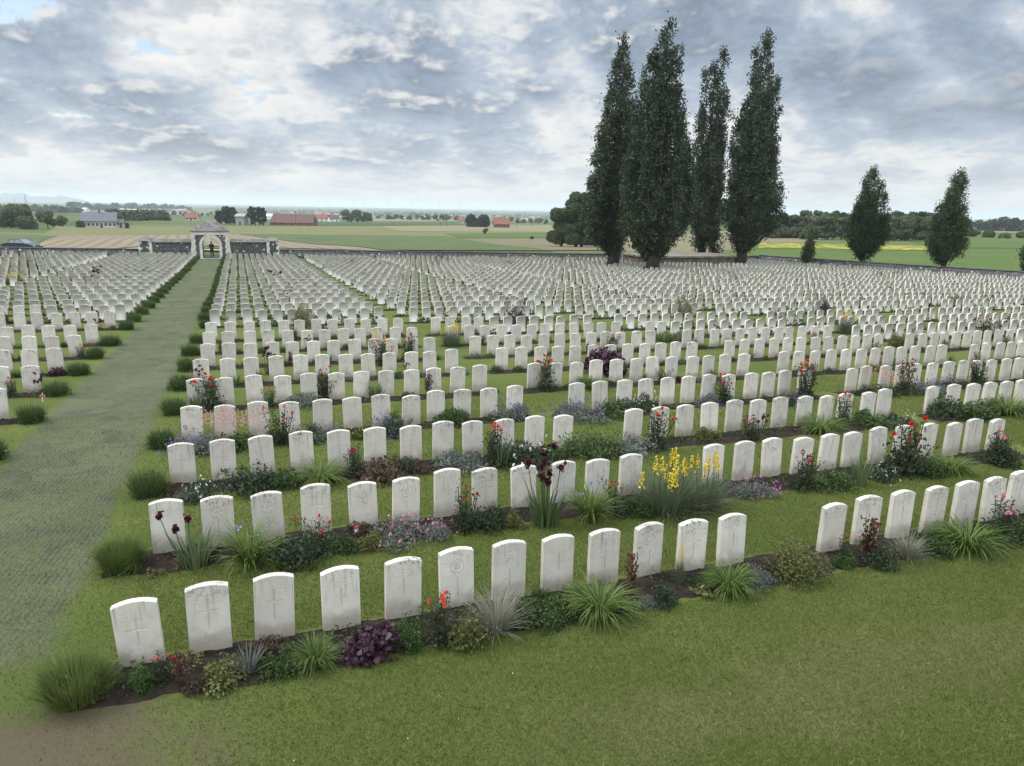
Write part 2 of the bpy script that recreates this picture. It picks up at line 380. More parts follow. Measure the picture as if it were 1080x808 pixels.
# ---------------------------------------------------------------- ground sheets
def polar_ground():
    Ds = np.concatenate([np.linspace(-30, 130, 120), np.geomspace(132, 12500, 110)])
    Ts = np.concatenate([np.linspace(-2.2, -1.0, 10)[:-1], np.linspace(-1.0, 1.0, 101), np.linspace(1.0, 2.2, 10)[1:]])
    V = []
    for D in Ds:
        sc_ = np.maximum(D, 40.0)
        L = Ts*sc_; X = D*sy + L*cy; Y = D*cy - L*sy
        Z = zf(X, Y)
        inside = (Y < 90.5) & (X < wall_x(Y)+1.5) & (X > -46)
        Z = Z - np.where(inside, 0.25, 0.0)
        V.append(np.stack([X, Y, Z], -1))
    V = np.array(V); n, m = V.shape[:2]
    I = np.arange(n*m).reshape(n, m)
    F = np.stack([I[:-1, :-1], I[:-1, 1:], I[1:, 1:], I[1:, :-1]], -1).reshape(-1, 4)
    return np_mesh('ground', V.reshape(-1, 3), F, M_LAND, smooth=True)
tag(link('ground', polar_ground()), 'rolling farmland in patchwork greens and tans beyond the cemetery wall', kind='structure')
def sheet(name, xs, ys_of, ny, mat, off, label, xfun=None):
    pass
def grid_sheet(name, mat, fX, fY, nu, nv, off, kind='structure', label=None, var=None):
    u, v = np.meshgrid(np.linspace(0, 1, nu), np.linspace(0, 1, nv), indexing='ij')
    X, Y = fX(u, v), fY(u, v); Z = zf(X, Y)+(off(u, v) if callable(off) else off)
    I = np.arange(nu*nv).reshape(nu, nv)
    F = np.stack([I[:-1, :-1], I[1:, :-1], I[1:, 1:], I[:-1, 1:]], -1).reshape(-1, 4)
    o = link(name, np_mesh(name, np.stack([X, Y, Z], -1).reshape(-1, 3), F, mat, smooth=True, var=None if var is None else var(u, v).ravel()))
    return tag(o, label, kind=kind)
YB = 90.2
grid_sheet('lawn', M_LAWN, lambda u, v: -45.5+u*(wall_x(-12+v*(YB+12))+45.5+0.3), lambda u, v: -12+v*(YB+12), 60, 60, 0.0, label='mown cemetery lawn between the rows of headstones')
PL0, PL1 = -4.12, -1.84
def path_x(u, v):
    Y = 6.3+v*80.0; widen = 1-sstep(4.0, 10.0, Y)
    return (PL0-0.45-1.6*widen)*(1-u)+(PL1+0.45+0.25*widen)*u
def path_in(u, v):                  # metres inside the worn strip
    w_ = PL1-PL0+0.9
    return np.minimum(u, 1-u)*w_-0.45
grid_sheet('path', M_PATH, path_x, lambda u, v: 6.3+v*80.0, 16, 120, lambda u, v: np.where(v < 0.004, -0.03, 0.004), label='straight turf path with a plastic mesh leading to the gatehouse', var=path_in)

# fields: corners given where the photograph shows them, far-left, far-right, near-right, near-left
def field(name, corners, mat, off, label, n=28):
    P = [at(*c) for c in corners]
    q = [np.array(p[:2]) for p in P]
    # straight edges on the ground; spacing along the depth is geometric so near and far keep detail
    def fX(u, v): return ((q[0][0]*(1-u)+q[1][0]*u)*v + (q[3][0]*(1-u)+q[2][0]*u)*(1-v))
    def fY(u, v): return ((q[0][1]*(1-u)+q[1][1]*u)*v + (q[3][1]*(1-u)+q[2][1]*u)*(1-v))
    return grid_sheet(name, mat, fX, fY, n, n, off, label=label)
F_BROWN = field_mat('ploughed_soil', (0.20, 0.158, 0.115), (0.235, 0.185, 0.135), 2.6, 0.06, (0.13, 0.125, 0.075))
F_TAN = field_mat('dry_stubble', (0.165, 0.155, 0.085), (0.205, 0.185, 0.11))
F_OLIVE = field_mat('young_cereal', (0.125, 0.132, 0.056), (0.152, 0.150, 0.072))
F_POTATO = field_mat('potato_crop', (0.078, 0.108, 0.042), (0.110, 0.135, 0.060), 0.9, 1.2, (0.05, 0.075, 0.03), fine=2.0)
F_GREEN = field_mat('green_pasture', (0.066, 0.105, 0.028), (0.088, 0.125, 0.036))
F_DARK = field_mat('dark_crop', (0.045, 0.08, 0.03), (0.065, 0.10, 0.04))
F_EARTH = field_mat('bare_earth', (0.135, 0.118, 0.072), (0.165, 0.145, 0.092))
F_YEL = field_mat('buttercup_meadow', (0.12, 0.15, 0.035), (0.16, 0.17, 0.04), spots=((0.50, 0.40, 0.035), 0.50))
F_ROAD = plain('road_surface', (0.30, 0.285, 0.25), 0.9, 0.2, vary=0.15, scale=0.5)
field('field', [(60, 238.5), (640, 239), (640, 262), (30, 255)], F_OLIVE, 0.02, 'pale olive cereal field behind the gatehouse')
field('field', [(62, 249), (262, 247.5), (420, 265.5), (20, 262.5)], F_BROWN, 0.09, 'ploughed brown field with straight furrows behind the gatehouse')
field('field', [(-40, 246), (62, 249.5), (36, 259), (-60, 259.5)], F_POTATO, 0.16, 'rough green crop at the left end of the ploughed field')
field('field', [(250, 247), (470, 249.5), (585, 265.3), (405, 264.8)], F_POTATO, 0.17, 'leafy green crop right of the gatehouse')
field('field', [(452, 252.5), (606, 251.5), (660, 264.5), (572, 264.6)], F_EARTH, 0.13, 'bare earth field left of the poplars')
field('field', [(470, 246.5), (590, 245.5), (604, 251), (486, 251.3)], F_GREEN, 0.15, 'bright green strip left of the leafy tree')
field('field', [(398, 238.6), (580, 237.5), (588, 245), (420, 244)], F_TAN, 0.12, 'tan stubble strip in the middle of the plain')
field('field', [(330, 234.2), (488, 234), (500, 238), (330, 238)], F_DARK, 0.2, 'dark green crop strip on the plain')
field('field', [(392, 230.6), (500, 231), (490, 233.8), (380, 233.6)], F_TAN, 0.25, 'narrow tan strip before the far hedges')
field('field', [(30, 218.6), (135, 220.8), (210, 225), (45, 222.5)], F_EARTH, 0.35, 'tan field on the far left rise')
field('field', [(780, 262), (1180, 264), (1240, 296), (800, 271)], F_GREEN, 0.06, 'bright green meadow beyond the side wall')
field('field', [(800, 257), (980, 260), (992, 265), (800, 262)], F_YEL, 0.14, 'yellow buttercup strip in the meadow')
field('field', [(930, 238), (1100, 240), (1100, 246), (960, 245)], F_TAN, 0.2, 'pale tan field right of the hornbeams')
field('field', [(940, 247), (1100, 248), (1120, 262), (985, 262)], F_GREEN, 0.10, 'green pasture before the tan field')
# road outside the walls
def road_y(X): return np.where(X < 10, 94.2+(10-X)*0.52, 94.2-np.clip(X-10, 0, 80)*0.02)
grid_sheet('road', F_ROAD, lambda u, v: -70+u*144, lambda u, v: road_y(-70+u*144)+v*3.2-1.6, 90, 3, 0.22, label='pale lane outside the front wall')
grid_sheet('road', F_ROAD, lambda u, v: wall_x(30+v*58)+1.6+u*1.6, lambda u, v: 30+v*58, 3, 60, 0.38, label='pale track outside the side wall')
# distant hills on the skyline
def hills():
    V = []; xs = np.linspace(-60, 160, 60)
    prof = np.clip(1-((xs-25)/75)**2, 0, 1)**0.7*(1+0.18*np.sin(xs*0.11)+0.1*np.sin(xs*0.31))
    for row, (D, f) in enumerate([(8600, 0), (9200, 0.8), (10000, 1.0), (11500, 0)]):
        for x, p in zip(xs, prof):
            g = at_d(x, D); V.append((g[0], g[1], g[2]-6+f*p*105))
    I = np.arange(4*60).reshape(4, 60)
    F = np.stack([I[:-1, :-1], I[:-1, 1:], I[1:, 1:], I[1:, :-1]], -1).reshape(-1, 4)
    return np_mesh('hills', V, F, plain('hill_woods', (0.03, 0.05, 0.045), vary=0.25, scale=0.002), smooth=True)
tag(link('hills', hills()), 'long low wooded hill on the far left skyline', kind='structure')
# ---------------------------------------------------------------- headstones
SW, ST, SH, SR = 0.381, 0.078, 0.647, 0.040
def stone_mat():
    t = NT('portland_stone'); tc = t.n('TexCoord'); oi = t.n('ObjectInfo')
    va = t.t.nodes.new('ShaderNodeVectorMath'); va.operation = 'MULTIPLY_ADD'
    cmb = t.n('CombineXYZ'); t.set(cmb.inputs[0], oi.outputs['Random']); t.set(cmb.inputs[1], t.math('FRACT', t.math('MULTIPLY', oi.outputs['Random'], 17.3)))
    t.set(va.inputs[0], cmb.outputs[0]); va.inputs[1].default_value = (40, 40, 40); t.set(va.inputs[2], tc.outputs['Object'])
    p = va.outputs[0]; s = t.n('SeparateXYZ'); t.set(s.inputs[0], tc.outputs['Object']); z = s.outputs[2]
    n1 = t.noise(p, 5, 5, 0.65); n2 = t.noise(p, 22, 6, 0.72); n3 = t.noise(p, 90, 3, 0.6)
    base = t.mix(t.step(n1, 0.3, 0.7), (0.635, 0.598, 0.525, 1), (0.525, 0.488, 0.42, 1))
    tone = t.math('ADD', 0.88, t.math('MULTIPLY', t.math('FRACT', t.math('MULTIPLY', oi.outputs['Random'], 7.7)), 0.22))
    base = t.mix(1.0, base, t.n('CombineColor').outputs[0], 'MULTIPLY') if False else base
    base = t.mix(t.math('MULTIPLY', t.math('FRACT', t.math('MULTIPLY', oi.outputs['Random'], 31.7)), 0.55), base, (0.60, 0.545, 0.46, 1))
    hs = t.n('HueSaturation'); t.set(hs.inputs['Color'], base); t.set(hs.inputs['Value'], tone); base = hs.outputs[0]
    # runs of grey below the head
    mp = t.n('Mapping'); t.set(mp.inputs[0], p); mp.inputs['Scale'].default_value = (26, 26, 2.0)
    run = t.noise(mp.outputs[0], 1.0, 4, 0.6)
    k = t.math('MULTIPLY', t.step(run, 0.50, 0.70), t.step(z, 0.22, 0.66))
    base = t.mix(t.math('MULTIPLY', k, 0.66), base, (0.24, 0.235, 0.225, 1))
    # black lichen on the head, brown splash and algae at the foot
    li = t.math('MULTIPLY', t.step(t.math('ADD', n2, t.math('MULTIPLY', n1, 0.35)), 0.68, 0.78), t.step(z, 0.46, 0.66))
    base = t.mix(t.math('MULTIPLY', t.math('MULTIPLY', li, 0.85), t.math('FRACT', t.math('MULTIPLY', oi.outputs['Random'], 53.3))), base, (0.10, 0.098, 0.095, 1))
    spk = t.math('MULTIPLY', t.step(n2, 0.60, 0.72), 0.40)
    base = t.mix(spk, base, (0.33, 0.31, 0.28, 1))
    ft = t.math('MULTIPLY', t.step(t.math('ADD', t.math('MULTIPLY', z, -1.0), t.math('MULTIPLY', n1, 0.35)), -0.09, 0.12), 0.62)
    base = t.mix(ft, base, (0.25, 0.215, 0.15, 1))
    # worn, unreadable lines of lettering
    ln = t.math('SINE', t.math('MULTIPLY', z, 2*math.pi/0.038))
    mp2 = t.n('Mapping'); t.set(mp2.inputs[0], p); mp2.inputs['Scale'].default_value = (95, 1, 26.3)
    dash = t.noise(mp2.outputs[0], 1.0, 2, 0.6)
    mid = t.math('MULTIPLY', t.math('MULTIPLY', t.step(z, 0.475, 0.49), t.step(t.math('MULTIPLY', z, -1), -0.60, -0.585)), t.step(t.math('MULTIPLY', t.math('ABSOLUTE', s.outputs[0]), -1), -0.15, -0.12))
    fr = t.math('LESS_THAN', s.outputs[1], 0.004)
    tx = t.math('MULTIPLY', t.math('MULTIPLY', t.step(ln, 0.1, 0.6), t.step(dash, 0.44, 0.60)), t.math('MULTIPLY', mid, fr))
    base = t.mix(t.math('MULTIPLY', tx, 0.38), base, (0.28, 0.25, 0.21, 1))
    return t.finish(base, 0.85, 0.25, t.bump(t.math('ADD', n2, n3), 0.25, 0.006))
M_STONE = stone_mat()
def arc(w, n):
    return [(-w/2+w*i/n, SH+SR*(1-((2.0*i/n)-1)**2)) for i in range(n+1)]
def headstone_mesh(cross, name='headstone'):
    bm = bmesh.new(); w = SW
    if cross:
        cz, ch0, ch1, hw, t_ = cross           # crossbar height, foot, head, half width, stroke
        xs = [-w/2, -hw, -t_, t_, hw, w/2]; zs = [-0.12, ch0, cz-t_, cz+t_, ch1, SH]
    else:
        xs = [-w/2, w/2]; zs = [-0.12, SH]
    V = [[bm.verts.new((x, 0, z)) for z in zs] for x in xs]
    def is_cut(i, j):
        return cross and ((i == 2 and 1 <= j <= 3) or (j == 2 and 1 <= i <= 3))
    deep = {}
    def dv(i, j):
        if (i, j) not in deep:
            c = V[i][j].co; deep[(i, j)] = bm.verts.new((c.x, 0.0075, c.z))
        return deep[(i, j)]
    nx, nz = len(xs)-1, len(zs)-1
    for i in range(nx):
        for j in range(nz):
            q = [(i, j), (i+1, j), (i+1, j+1), (i, j+1)]
            if is_cut(i, j):
                bm.faces.new([dv(*a) for a in q])
                for (a, b), (di, dj) in zip(((0, 1), (1, 2), (2, 3), (3, 0)), ((0, -1), (1, 0), (0, 1), (-1, 0))):
                    if not is_cut(i+di, j+dj):
                        bm.faces.new([V[q[a][0]][q[a][1]], V[q[b][0]][q[b][1]], dv(*q[b]), dv(*q[a])])
            else: bm.faces.new([V[a][b] for a, b in q])
    A = arc(w, 12)
    top = [V[0][-1]]+[bm.verts.new((x, 0, z)) for x, z in A[1:-1]]+[V[-1][-1]]
    bm.faces.new([V[i][-1] for i in range(len(xs))]+top[::-1][1:-1])
    ring = [V[0][j] for j in range(len(zs))]+top[1:-1]+[V[-1][j] for j in range(len(zs)-1, -1, -1)]+[V[i][0] for i in range(len(xs)-2, 0, -1)]
    back = [bm.verts.new((v.co.x, ST, v.co.z)) for v in ring]
    n = len(ring); edges = []
    for i in range(n):
        bm.faces.new([ring[i], back[i], back[(i+1) % n], ring[(i+1) % n]])
    bm.faces.new(back[::-1])
    bm.normal_update(); bmesh.ops.recalc_face_normals(bm, faces=bm.faces)
    bm.edges.ensure_lookup_table()
    ed = [e for i in range(n) for e in [bm.edges.get((ring[i], ring[(i+1) % n])), bm.edges.get((back[i], back[(i+1) % n]))] if e and (e.verts[0].co.z > -0.1 or e.verts[1].co.z > -0.1)]
    bmesh.ops.bevel(bm, geom=ed, offset=0.004, segments=1, affect='EDGES', clamp_overlap=True)
    me = bpy.data.meshes.new(name); bm.to_mesh(me); bm.free(); me.materials.append(M_STONE); return me
M_BADGE = plain('carved_stone', (0.50, 0.475, 0.42), 0.9, 0.2, vary=0.3, scale=40, bump=0.3)
def badge_mesh(kind):
    """a shallow carved regimental emblem standing 4 mm off the face"""
    mb = MB(); y0, y1 = -0.004, 0.003; cz = 0.50; r = 0.082
    def poly(p): mb.prism(p, y0, y1)
    if kind in ('leaf', 'star', 'ring'):
        N = 28
        for k in range(N):
            a0, a1 = 2*math.pi*k/N, 2*math.pi*(k+1)/N
            poly([(r*math.cos(a0), cz+r*math.sin(a0)), (r*math.cos(a1), cz+r*math.sin(a1)), ((r-.010)*math.cos(a1), cz+(r-.010)*math.sin(a1)), ((r-.010)*math.cos(a0), cz+(r-.010)*math.sin(a0))])
    if kind == 'leaf':
        half = [(0, .066), (.012, .044), (.024, .050), (.020, .018), (.040, .034), (.044, .022), (.062, .022), (.054, .006), (.060, -.002), (.032, -.026), (.036, -.038), (.006, -.032), (.004, -.064)]
        pts = half+[(-x, z) for x, z in half[::-1] if x > 0]
        poly([(x, cz+z) for x, z in pts[::-1]])
    elif kind == 'star':
        for k in range(9):
            a = math.pi*(k/8.0)*1.1-0.05*math.pi
            c, s = math.cos(a), math.sin(a)
            poly([(-s*.006+c*.02, cz-.02+c*.006+s*.02), (s*.006+c*.02, cz-.02-c*.006+s*.02), (s*.013+c*.066, cz-.02-c*.013+s*.066), (-s*.013+c*.066, cz-.02+c*.013+s*.066)])
        poly([(-.05, cz-.05), (.05, cz-.05), (.05, cz-.032), (-.05, cz-.032)])
    elif kind == 'ring':
        poly([(-.03, cz-.04), (.03, cz-.04), (.03, cz+.03), (0, cz+.05), (-.03, cz+.03)])
    elif kind == 'chevron':
        for s in (-1, 1):
            poly([(0, cz+.055), (s*.085, cz-.03), (s*.07, cz-.045), (0, cz+.03)][::s])
        N = 16
        for k in range(N):
            a0, a1 = 2*math.pi*k/N, 2*math.pi*(k+1)/N
            poly([(.03*math.cos(a0), cz-.02+.03*math.sin(a0)), (.03*math.cos(a1), cz-.02+.03*math.sin(a1)), (.018*math.cos(a1), cz-.02+.018*math.sin(a1)), (.018*math.cos(a0), cz-.02+.018*math.sin(a0))])
    return mb.mesh('badge', M_BADGE)
ST_MESH = {'tall': headstone_mesh((0.415, 0.20, 0.545, 0.088, 0.0085)), 'wide': headstone_mesh((0.40, 0.22, 0.52, 0.100, 0.0095)), 'low': headstone_mesh((0.25, 0.14, 0.36, 0.065, 0.007)),
           'small': headstone_mesh((0.38, 0.27, 0.48, 0.06, 0.0075)), 'plain': headstone_mesh(None)}
BADGES = {k: badge_mesh(k) for k in ('leaf', 'star', 'ring', 'chevron')}

PITCH_, ROWP, Y0, GAP = 0.6102, 2.5918, 6.6822, 1.3987
X0, BLK = -1.2863, 8.2682
NROW = 31
def row_y(j): return Y0+ROWP*j+(GAP if j >= 9 else 0)
# measured fronts of the first rows (left edge of the stone, its distance)
MEAS = {0: [(-1.29, 6.65), (-.70, 6.70), (-.11, 6.74), (.55, 6.71), (1.19, 6.72), (1.80, 6.76), (2.40, 6.75), (3.0, 6.75), (3.58, 6.72), (4.2, 6.74), (4.77, 6.67), (5.34, 6.63)],
        1: [(-1.26, 9.16), (-.67, 9.14), (-.06, 9.15), (.55, 9.19), (1.18, 9.21), (1.77, 9.22), (2.38, 9.23), (2.97, 9.27), (3.57, 9.23), (4.21, 9.24), (4.76, 9.18), (5.37, 9.21)],
        2: [(-1.27, 11.86), (-.66, 11.84), (-.05, 11.89), (.58, 11.88), (1.2, 11.91), (1.82, 11.92), (2.45, 11.86), (3.03, 11.86), (3.61, 11.87), (4.22, 11.86), (4.81, 11.83), (5.39, 11.82)],
        3: [(-1.26, 14.31), (-.68, 14.31), (-.05, 14.33), (.55, 14.33), (1.18, 14.33), (1.79, 14.34), (2.38, 14.31), (3.0, 14.28)]}
MEAS1 = {0: [(6.87, 6.56), (7.5, 6.59), (8.13, 6.6), (8.75, 6.59), (9.37, 6.6), (10.02, 6.63)], 2: [(6.94, 11.84), (7.57, 11.86), (8.17, 11.86), (8.82, 11.9), (9.46, 11.94), (10.05, 11.91), (10.67, 11.93)]}
XL0 = -5.09                         # left edge of the last stone of the block left of the path
def in_trees(x, y):                 # the block house and the poplars' trunks stand here
    return 45.5 < x < 61.5 and 75.6 < y < 84.5
SLOTS = []                          # (x_left, y, row, column counted from the path, side)
for j in range(NROW):
    y = row_y(j)
    for b in range(10):
        for i in range(12):
            x, yy = X0+BLK*b+PITCH_*i, y
            M = MEAS if b == 0 else MEAS1 if b == 1 else {}
            if j in M and i < len(M[j]): x, yy = M[j][i]
            else: x += rng.normal(0, 0.018); yy += rng.normal(0, 0.025)
            if x > 1.62*yy+6 or x > float(wall_x(yy))-1.2: continue
            if in_trees(x, yy): continue
            SLOTS.append((x, yy, j, b*12+i, 1))
    if j >= 3:
        for i in range(48):
            b = i//12; x = XL0-PITCH_*(i % 12)-BLK*b
            if x < -0.32*y-3: continue
            SLOTS.append((x+rng.normal(0, 0.018), y+rng.normal(0, 0.025), j, i, 0))
def in_frame(x, y):
    d = np.array([x+SW/2, y, float(zf(x, y))+0.4-EYE]); D = d@FWD
    if D < 1: return False
    px, py = 540+FPX*(d@RGT)/D, 404-FPX*(d@UPV)/D
    return -15 < px < 1095 and py < 830
seen = [s for s in SLOTS if in_frame(s[0], s[1])]
seen.sort(key=lambda s: depth((s[0], s[1])))
NEAR = seen[:300]; near_set = set(NEAR)
FAR = [s for s in SLOTS if s not in near_set]
ONES = ['', 'first', 'second', 'third', 'fourth', 'fifth', 'sixth', 'seventh', 'eighth', 'ninth', 'tenth', 'eleventh', 'twelfth', 'thirteenth', 'fourteenth', 'fifteenth', 'sixteenth', 'seventeenth', 'eighteenth', 'nineteenth']
TENS = {2: 'twent', 3: 'thirt', 4: 'fort', 5: 'fift', 6: 'sixt', 7: 'sevent', 8: 'eight', 9: 'ninet'}
def ordn(n):
    if n < 20: return ONES[n]
    if n >= 100: return 'hundredth' if n == 100 else 'hundred-and-'+ordn(n-100)
    t, o = divmod(n, 10)
    return TENS[t]+('ieth' if o == 0 else 'y-'+ONES[o])
def rowname(j): return 'the front row' if j == 0 else 'the '+ordn(j+1)+' row'
SPECIAL = {(0, 0): ('wide', None), (0, 1): ('tall', None), (0, 2): ('tall', None), (0, 3): ('small', None), (0, 5): ('low', 'ring'), (1, 0): ('plain', None), (1, 1): ('low', 'star'), (1, 2): ('low', 'star'), (1, 3): ('wide', None), (1, 4): ('small', 'leaf'),
           (1, 11): ('low', 'leaf'), (1, 13): ('low', 'chevron'), (1, 14): ('low', 'chevron'), (2, 0): ('wide', None), (2, 1): ('wide', None), (2, 3): ('low', 'chevron'), (3, 0): ('low', 'chevron'), (3, 4): ('low', 'ring'), (3, 7): ('low', 'chevron'), (4, 4): ('low', 'ring'), (2, 11): ('low', 'ring')}
BADGE_WORDS = {'leaf': 'carved maple leaf', 'star': 'carved sun badge', 'ring': 'carved round badge', 'chevron': 'carved chevron badge'}
STONE_OF = {}
for (x, y, j, c, side) in NEAR:
    kind, badge = None, None
    if side and (j, c) in SPECIAL: kind, badge = SPECIAL[(j, c)]
    else:
        r = rng.random()
        if r < 0.62: kind = ['tall', 'wide', 'small'][int(rng.integers(3))]
        elif r < 0.92: kind, badge = 'low', ['ring', 'chevron', 'leaf', 'star'][int(rng.integers(4))]
        else: kind = 'plain'
    z = float(zf(x+SW/2, y))
    o = link('headstone', ST_MESH[kind])
    o.location = (x+SW/2, y, z+rng.normal(0, 0.012)+0.01)
    o.rotation_euler = (rng.normal(0, 0.020), rng.normal(0, 0.017), rng.normal(0, 0.04))
    if badge and j < 7: part('carved_badge', BADGES[badge], o)
    desc = 'white headstone with '+BADGE_WORDS[badge] if badge and j < 7 else 'white headstone with small cross' if kind != 'plain' and j < 7 else 'white headstone'
    tag(o, '%s, %s %s the path, %s' % (desc, ordn(c+1), 'right of' if side else 'left of', rowname(j)[4:]), 'headstone', 'white headstones in straight rows')
def far_stones():
    A = arc(SW, 6); prof = [(-SW/2, -0.1)]+A+[(SW/2, -0.1)]
    n = len(prof); p = np.array([(x, 0, z) for x, z in prof]+[(x, ST, z) for x, z in prof])
    quads = np.array([(i, n+i, n+(i+1) % n, (i+1) % n) for i in range(n)]); f1 = np.arange(n)[::-1][None]; f2 = (np.arange(n)+n)[None]
    f1 = np.arange(n-1, -1, -1)[None]
    S = np.array([(s[0]+SW/2, s[1]) for s in FAR]); m = len(S)
    Z = zf(S[:, 0], S[:, 1])+rng.normal(0, 0.014, m)
    ry, rx = rng.normal(0, 0.014, m), rng.normal(0, 0.014, m)
    V = p[None]+np.zeros((m, 1, 1)); V = V.copy()
    V[..., 0] += ry[:, None]*p[None, :, 2]; V[..., 1] += rx[:, None]*p[None, :, 2]
    V += np.concatenate([S, Z[:, None]], 1)[:, None, :]
    off = (np.arange(m)*2*n)[:, None, None]
    return np_mesh('headstones', V.reshape(-1, 3), [(quads[None]+off).reshape(-1, 4), (f1[None]+off).reshape(-1, n), (f2[None]+off).reshape(-1, n)], M_STONE_FAR, var=np.repeat(rng.random(m), 2*n))
def stone_far_mat():
    t = NT('portland_stone_far'); a = t.n('Attribute', _attribute_name='var'); g = t.n('NewGeometry').outputs['Position']
    n1 = t.noise(g, 6, 5, 0.7)
    b = t.mix(a.outputs['Fac'], (0.57, 0.54, 0.475, 1), (0.71, 0.675, 0.605, 1))
    b = t.mix(t.math('MULTIPLY', t.step(n1, 0.5, 0.72), 0.22), b, (0.38, 0.36, 0.32, 1))
    return t.finish(b, 0.85, 0.25)
M_STONE_FAR = stone_far_mat()
tag(link('headstones', far_stones()), 'mass of white headstones filling the cemetery to its far walls', kind='stuff')

# soil beds along every row
def bed_mesh(x0, x1, y):
    nx, ny = max(6, int((x1-x0)/(0.10 if y < 22 else 0.3))), 9 if y < 22 else 5
    u, v = np.meshgrid(np.linspace(0, 1, nx), np.linspace(0, 1, ny), indexing='ij')
    front = y-(0.66 if y < 13 else 0.52)+0.05*np.sin(u*(x1-x0)*2.1+y)+0.03*np.sin(u*(x1-x0)*6.3+2*y); back = y+0.17+0.02*np.sin(u*(x1-x0)*5+y)
    X = x0+u*(x1-x0)+0.05*np.sin(v*9+y)*((u < 0.02)*1.0-(u > 0.98)*1.0); Y = front*(1-v)+back*v
    edge = np.minimum(np.minimum(v, 1-v)*4, np.minimum(u, 1-u)*(x1-x0)*6).clip(0, 1)
    lump = rng.random((nx, ny))
    Z = zf(X, Y)-0.012+edge*(0.03+0.025*lump)
    return X, Y, Z
def bed_row(j, spans):
    Vs, Fs, off = [], [], 0
    for (x0, x1) in spans:
        X, Y, Z = bed_mesh(x0, x1, row_y(j)); n, m = X.shape
        I = np.arange(n*m).reshape(n, m)+off; off += n*m
        Vs.append(np.stack([X, Y, Z], -1).reshape(-1, 3)); Fs.append(np.stack([I[:-1, :-1], I[1:, :-1], I[1:, 1:], I[:-1, 1:]], -1).reshape(-1, 4))
    return np_mesh('flower_bed', np.concatenate(Vs), np.concatenate(Fs), M_SOIL, smooth=True)
for j in range(NROW):
    xs_r = max([s[0] for s in SLOTS if s[2] == j and s[4] == 1]); spans = []
    for b in range(10):
        a, e = X0+BLK*b-(0.5 if b == 0 else 0.4), X0+BLK*b+PITCH_*11+SW+0.2
        if b == 0 or (j == 0): e += 0.75 if j in (0, 1) else 0.0
        if a < xs_r: spans.append((a, min(e, xs_r+0.7)))
    xl = [s[0] for s in SLOTS if s[2] == j and s[4] == 0]
    if xl: spans.append((min(xl)-0.3, XL0+SW+0.6))
    tag(link('flower_bed', bed_row(j, spans)), 'dark soil bed in front of the headstones of '+rowname(j), kind='structure')
# ---------------------------------------------------------------- leaf and blade builders
def unit(v): return v/(np.linalg.norm(v, axis=-1, keepdims=True)+1e-9)
def leaves(C, size, aspect=0.55, up=0.35, droop=0.0, seed=0):
    """diamond leaves folded along the midrib at centres C (n,3)"""
    g = np.random.default_rng(seed); n = len(C); size = np.broadcast_to(size, n)*g.uniform(0.7, 1.3, n)
    a = unit(g.normal(size=(n, 3))+np.array([0, 0, up])); b = unit(np.cross(a, unit(g.normal(size=(n, 3))+np.array([0, 0, 0.6])))); c = np.cross(a, b)
    L = size[:, None]; w_ = L*aspect*0.5
    p0, p2 = C-a*L*0.5, C+a*L*0.5; mid = C+c*L*0.10
    p1, p3 = mid+b*w_, mid-b*w_
    V = np.stack([p0, p1, p2, p3], 1).reshape(-1, 3); F = np.arange(4*n).reshape(n, 4)
    return V, F, np.repeat(g.random(n), 4)
def blades(n, length, width, spread, arch, r0, seed=0, seg=4, stiff=0.3):
    """strap leaves rising from a crown and arching outwards"""
    g = np.random.default_rng(seed); az_ = g.uniform(0, 2*math.pi, n); L = length*g.uniform(0.6, 1.15, n); tilt = np.abs(g.normal(0, 1, n)).clip(0, 2)*spread+stiff*0.2*g.random(n)
    base = np.stack([np.cos(az_), np.sin(az_), 0*az_], -1)*(r0*np.sqrt(g.random(n)))[:, None]
    d = np.stack([np.cos(az_), np.sin(az_)], -1); side = np.stack([-np.sin(az_), np.cos(az_), 0*az_], -1)
    tw = g.normal(0, 0.5, n); side = side*np.cos(tw)[:, None]+np.stack([d[:, 0], d[:, 1], 0*az_], -1)*np.sin(tw)[:, None]*0.6
    p = base.copy(); ang = tilt; rowsL, rowsR = [], []
    for k in range(seg+1):
        t = k/seg; wv = width*(0.6+0.6*t if t < 0.4 else (0.84*(1-t)/0.6)**0.8 if t < 1 else 0.03)*0.5
        rowsL.append(p-side*wv); rowsR.append(p+side*wv)
        st = (L/seg)[:, None]; p = p+st*np.concatenate([d*np.sin(ang)[:, None], np.cos(ang)[:, None]], 1); ang = ang+arch/seg*g.uniform(0.5, 1.4, n)
    V = np.stack([np.stack(rowsL, 1), np.stack(rowsR, 1)], 2)  # n,seg+1,2,3
    idx = np.arange(n*(seg+1)*2).reshape(n, seg+1, 2)
    F = np.stack([idx[:, :-1, 0], idx[:, :-1, 1], idx[:, 1:, 1], idx[:, 1:, 0]], -1).reshape(-1, 4)
    var = np.repeat(g.random(n), (seg+1)*2)
    V = V.reshape(-1, 3); V[:, 2] = np.maximum(V[:, 2], -0.02)
    return V, F, var
def join(*parts):
    Vs, Fs, vs, o = [], [], [], 0
    for V, F, v in parts:
        Vs.append(V); Fs.append(F+o); vs.append(v); o += len(V)
    return np.concatenate(Vs), np.concatenate(Fs), np.concatenate(vs)
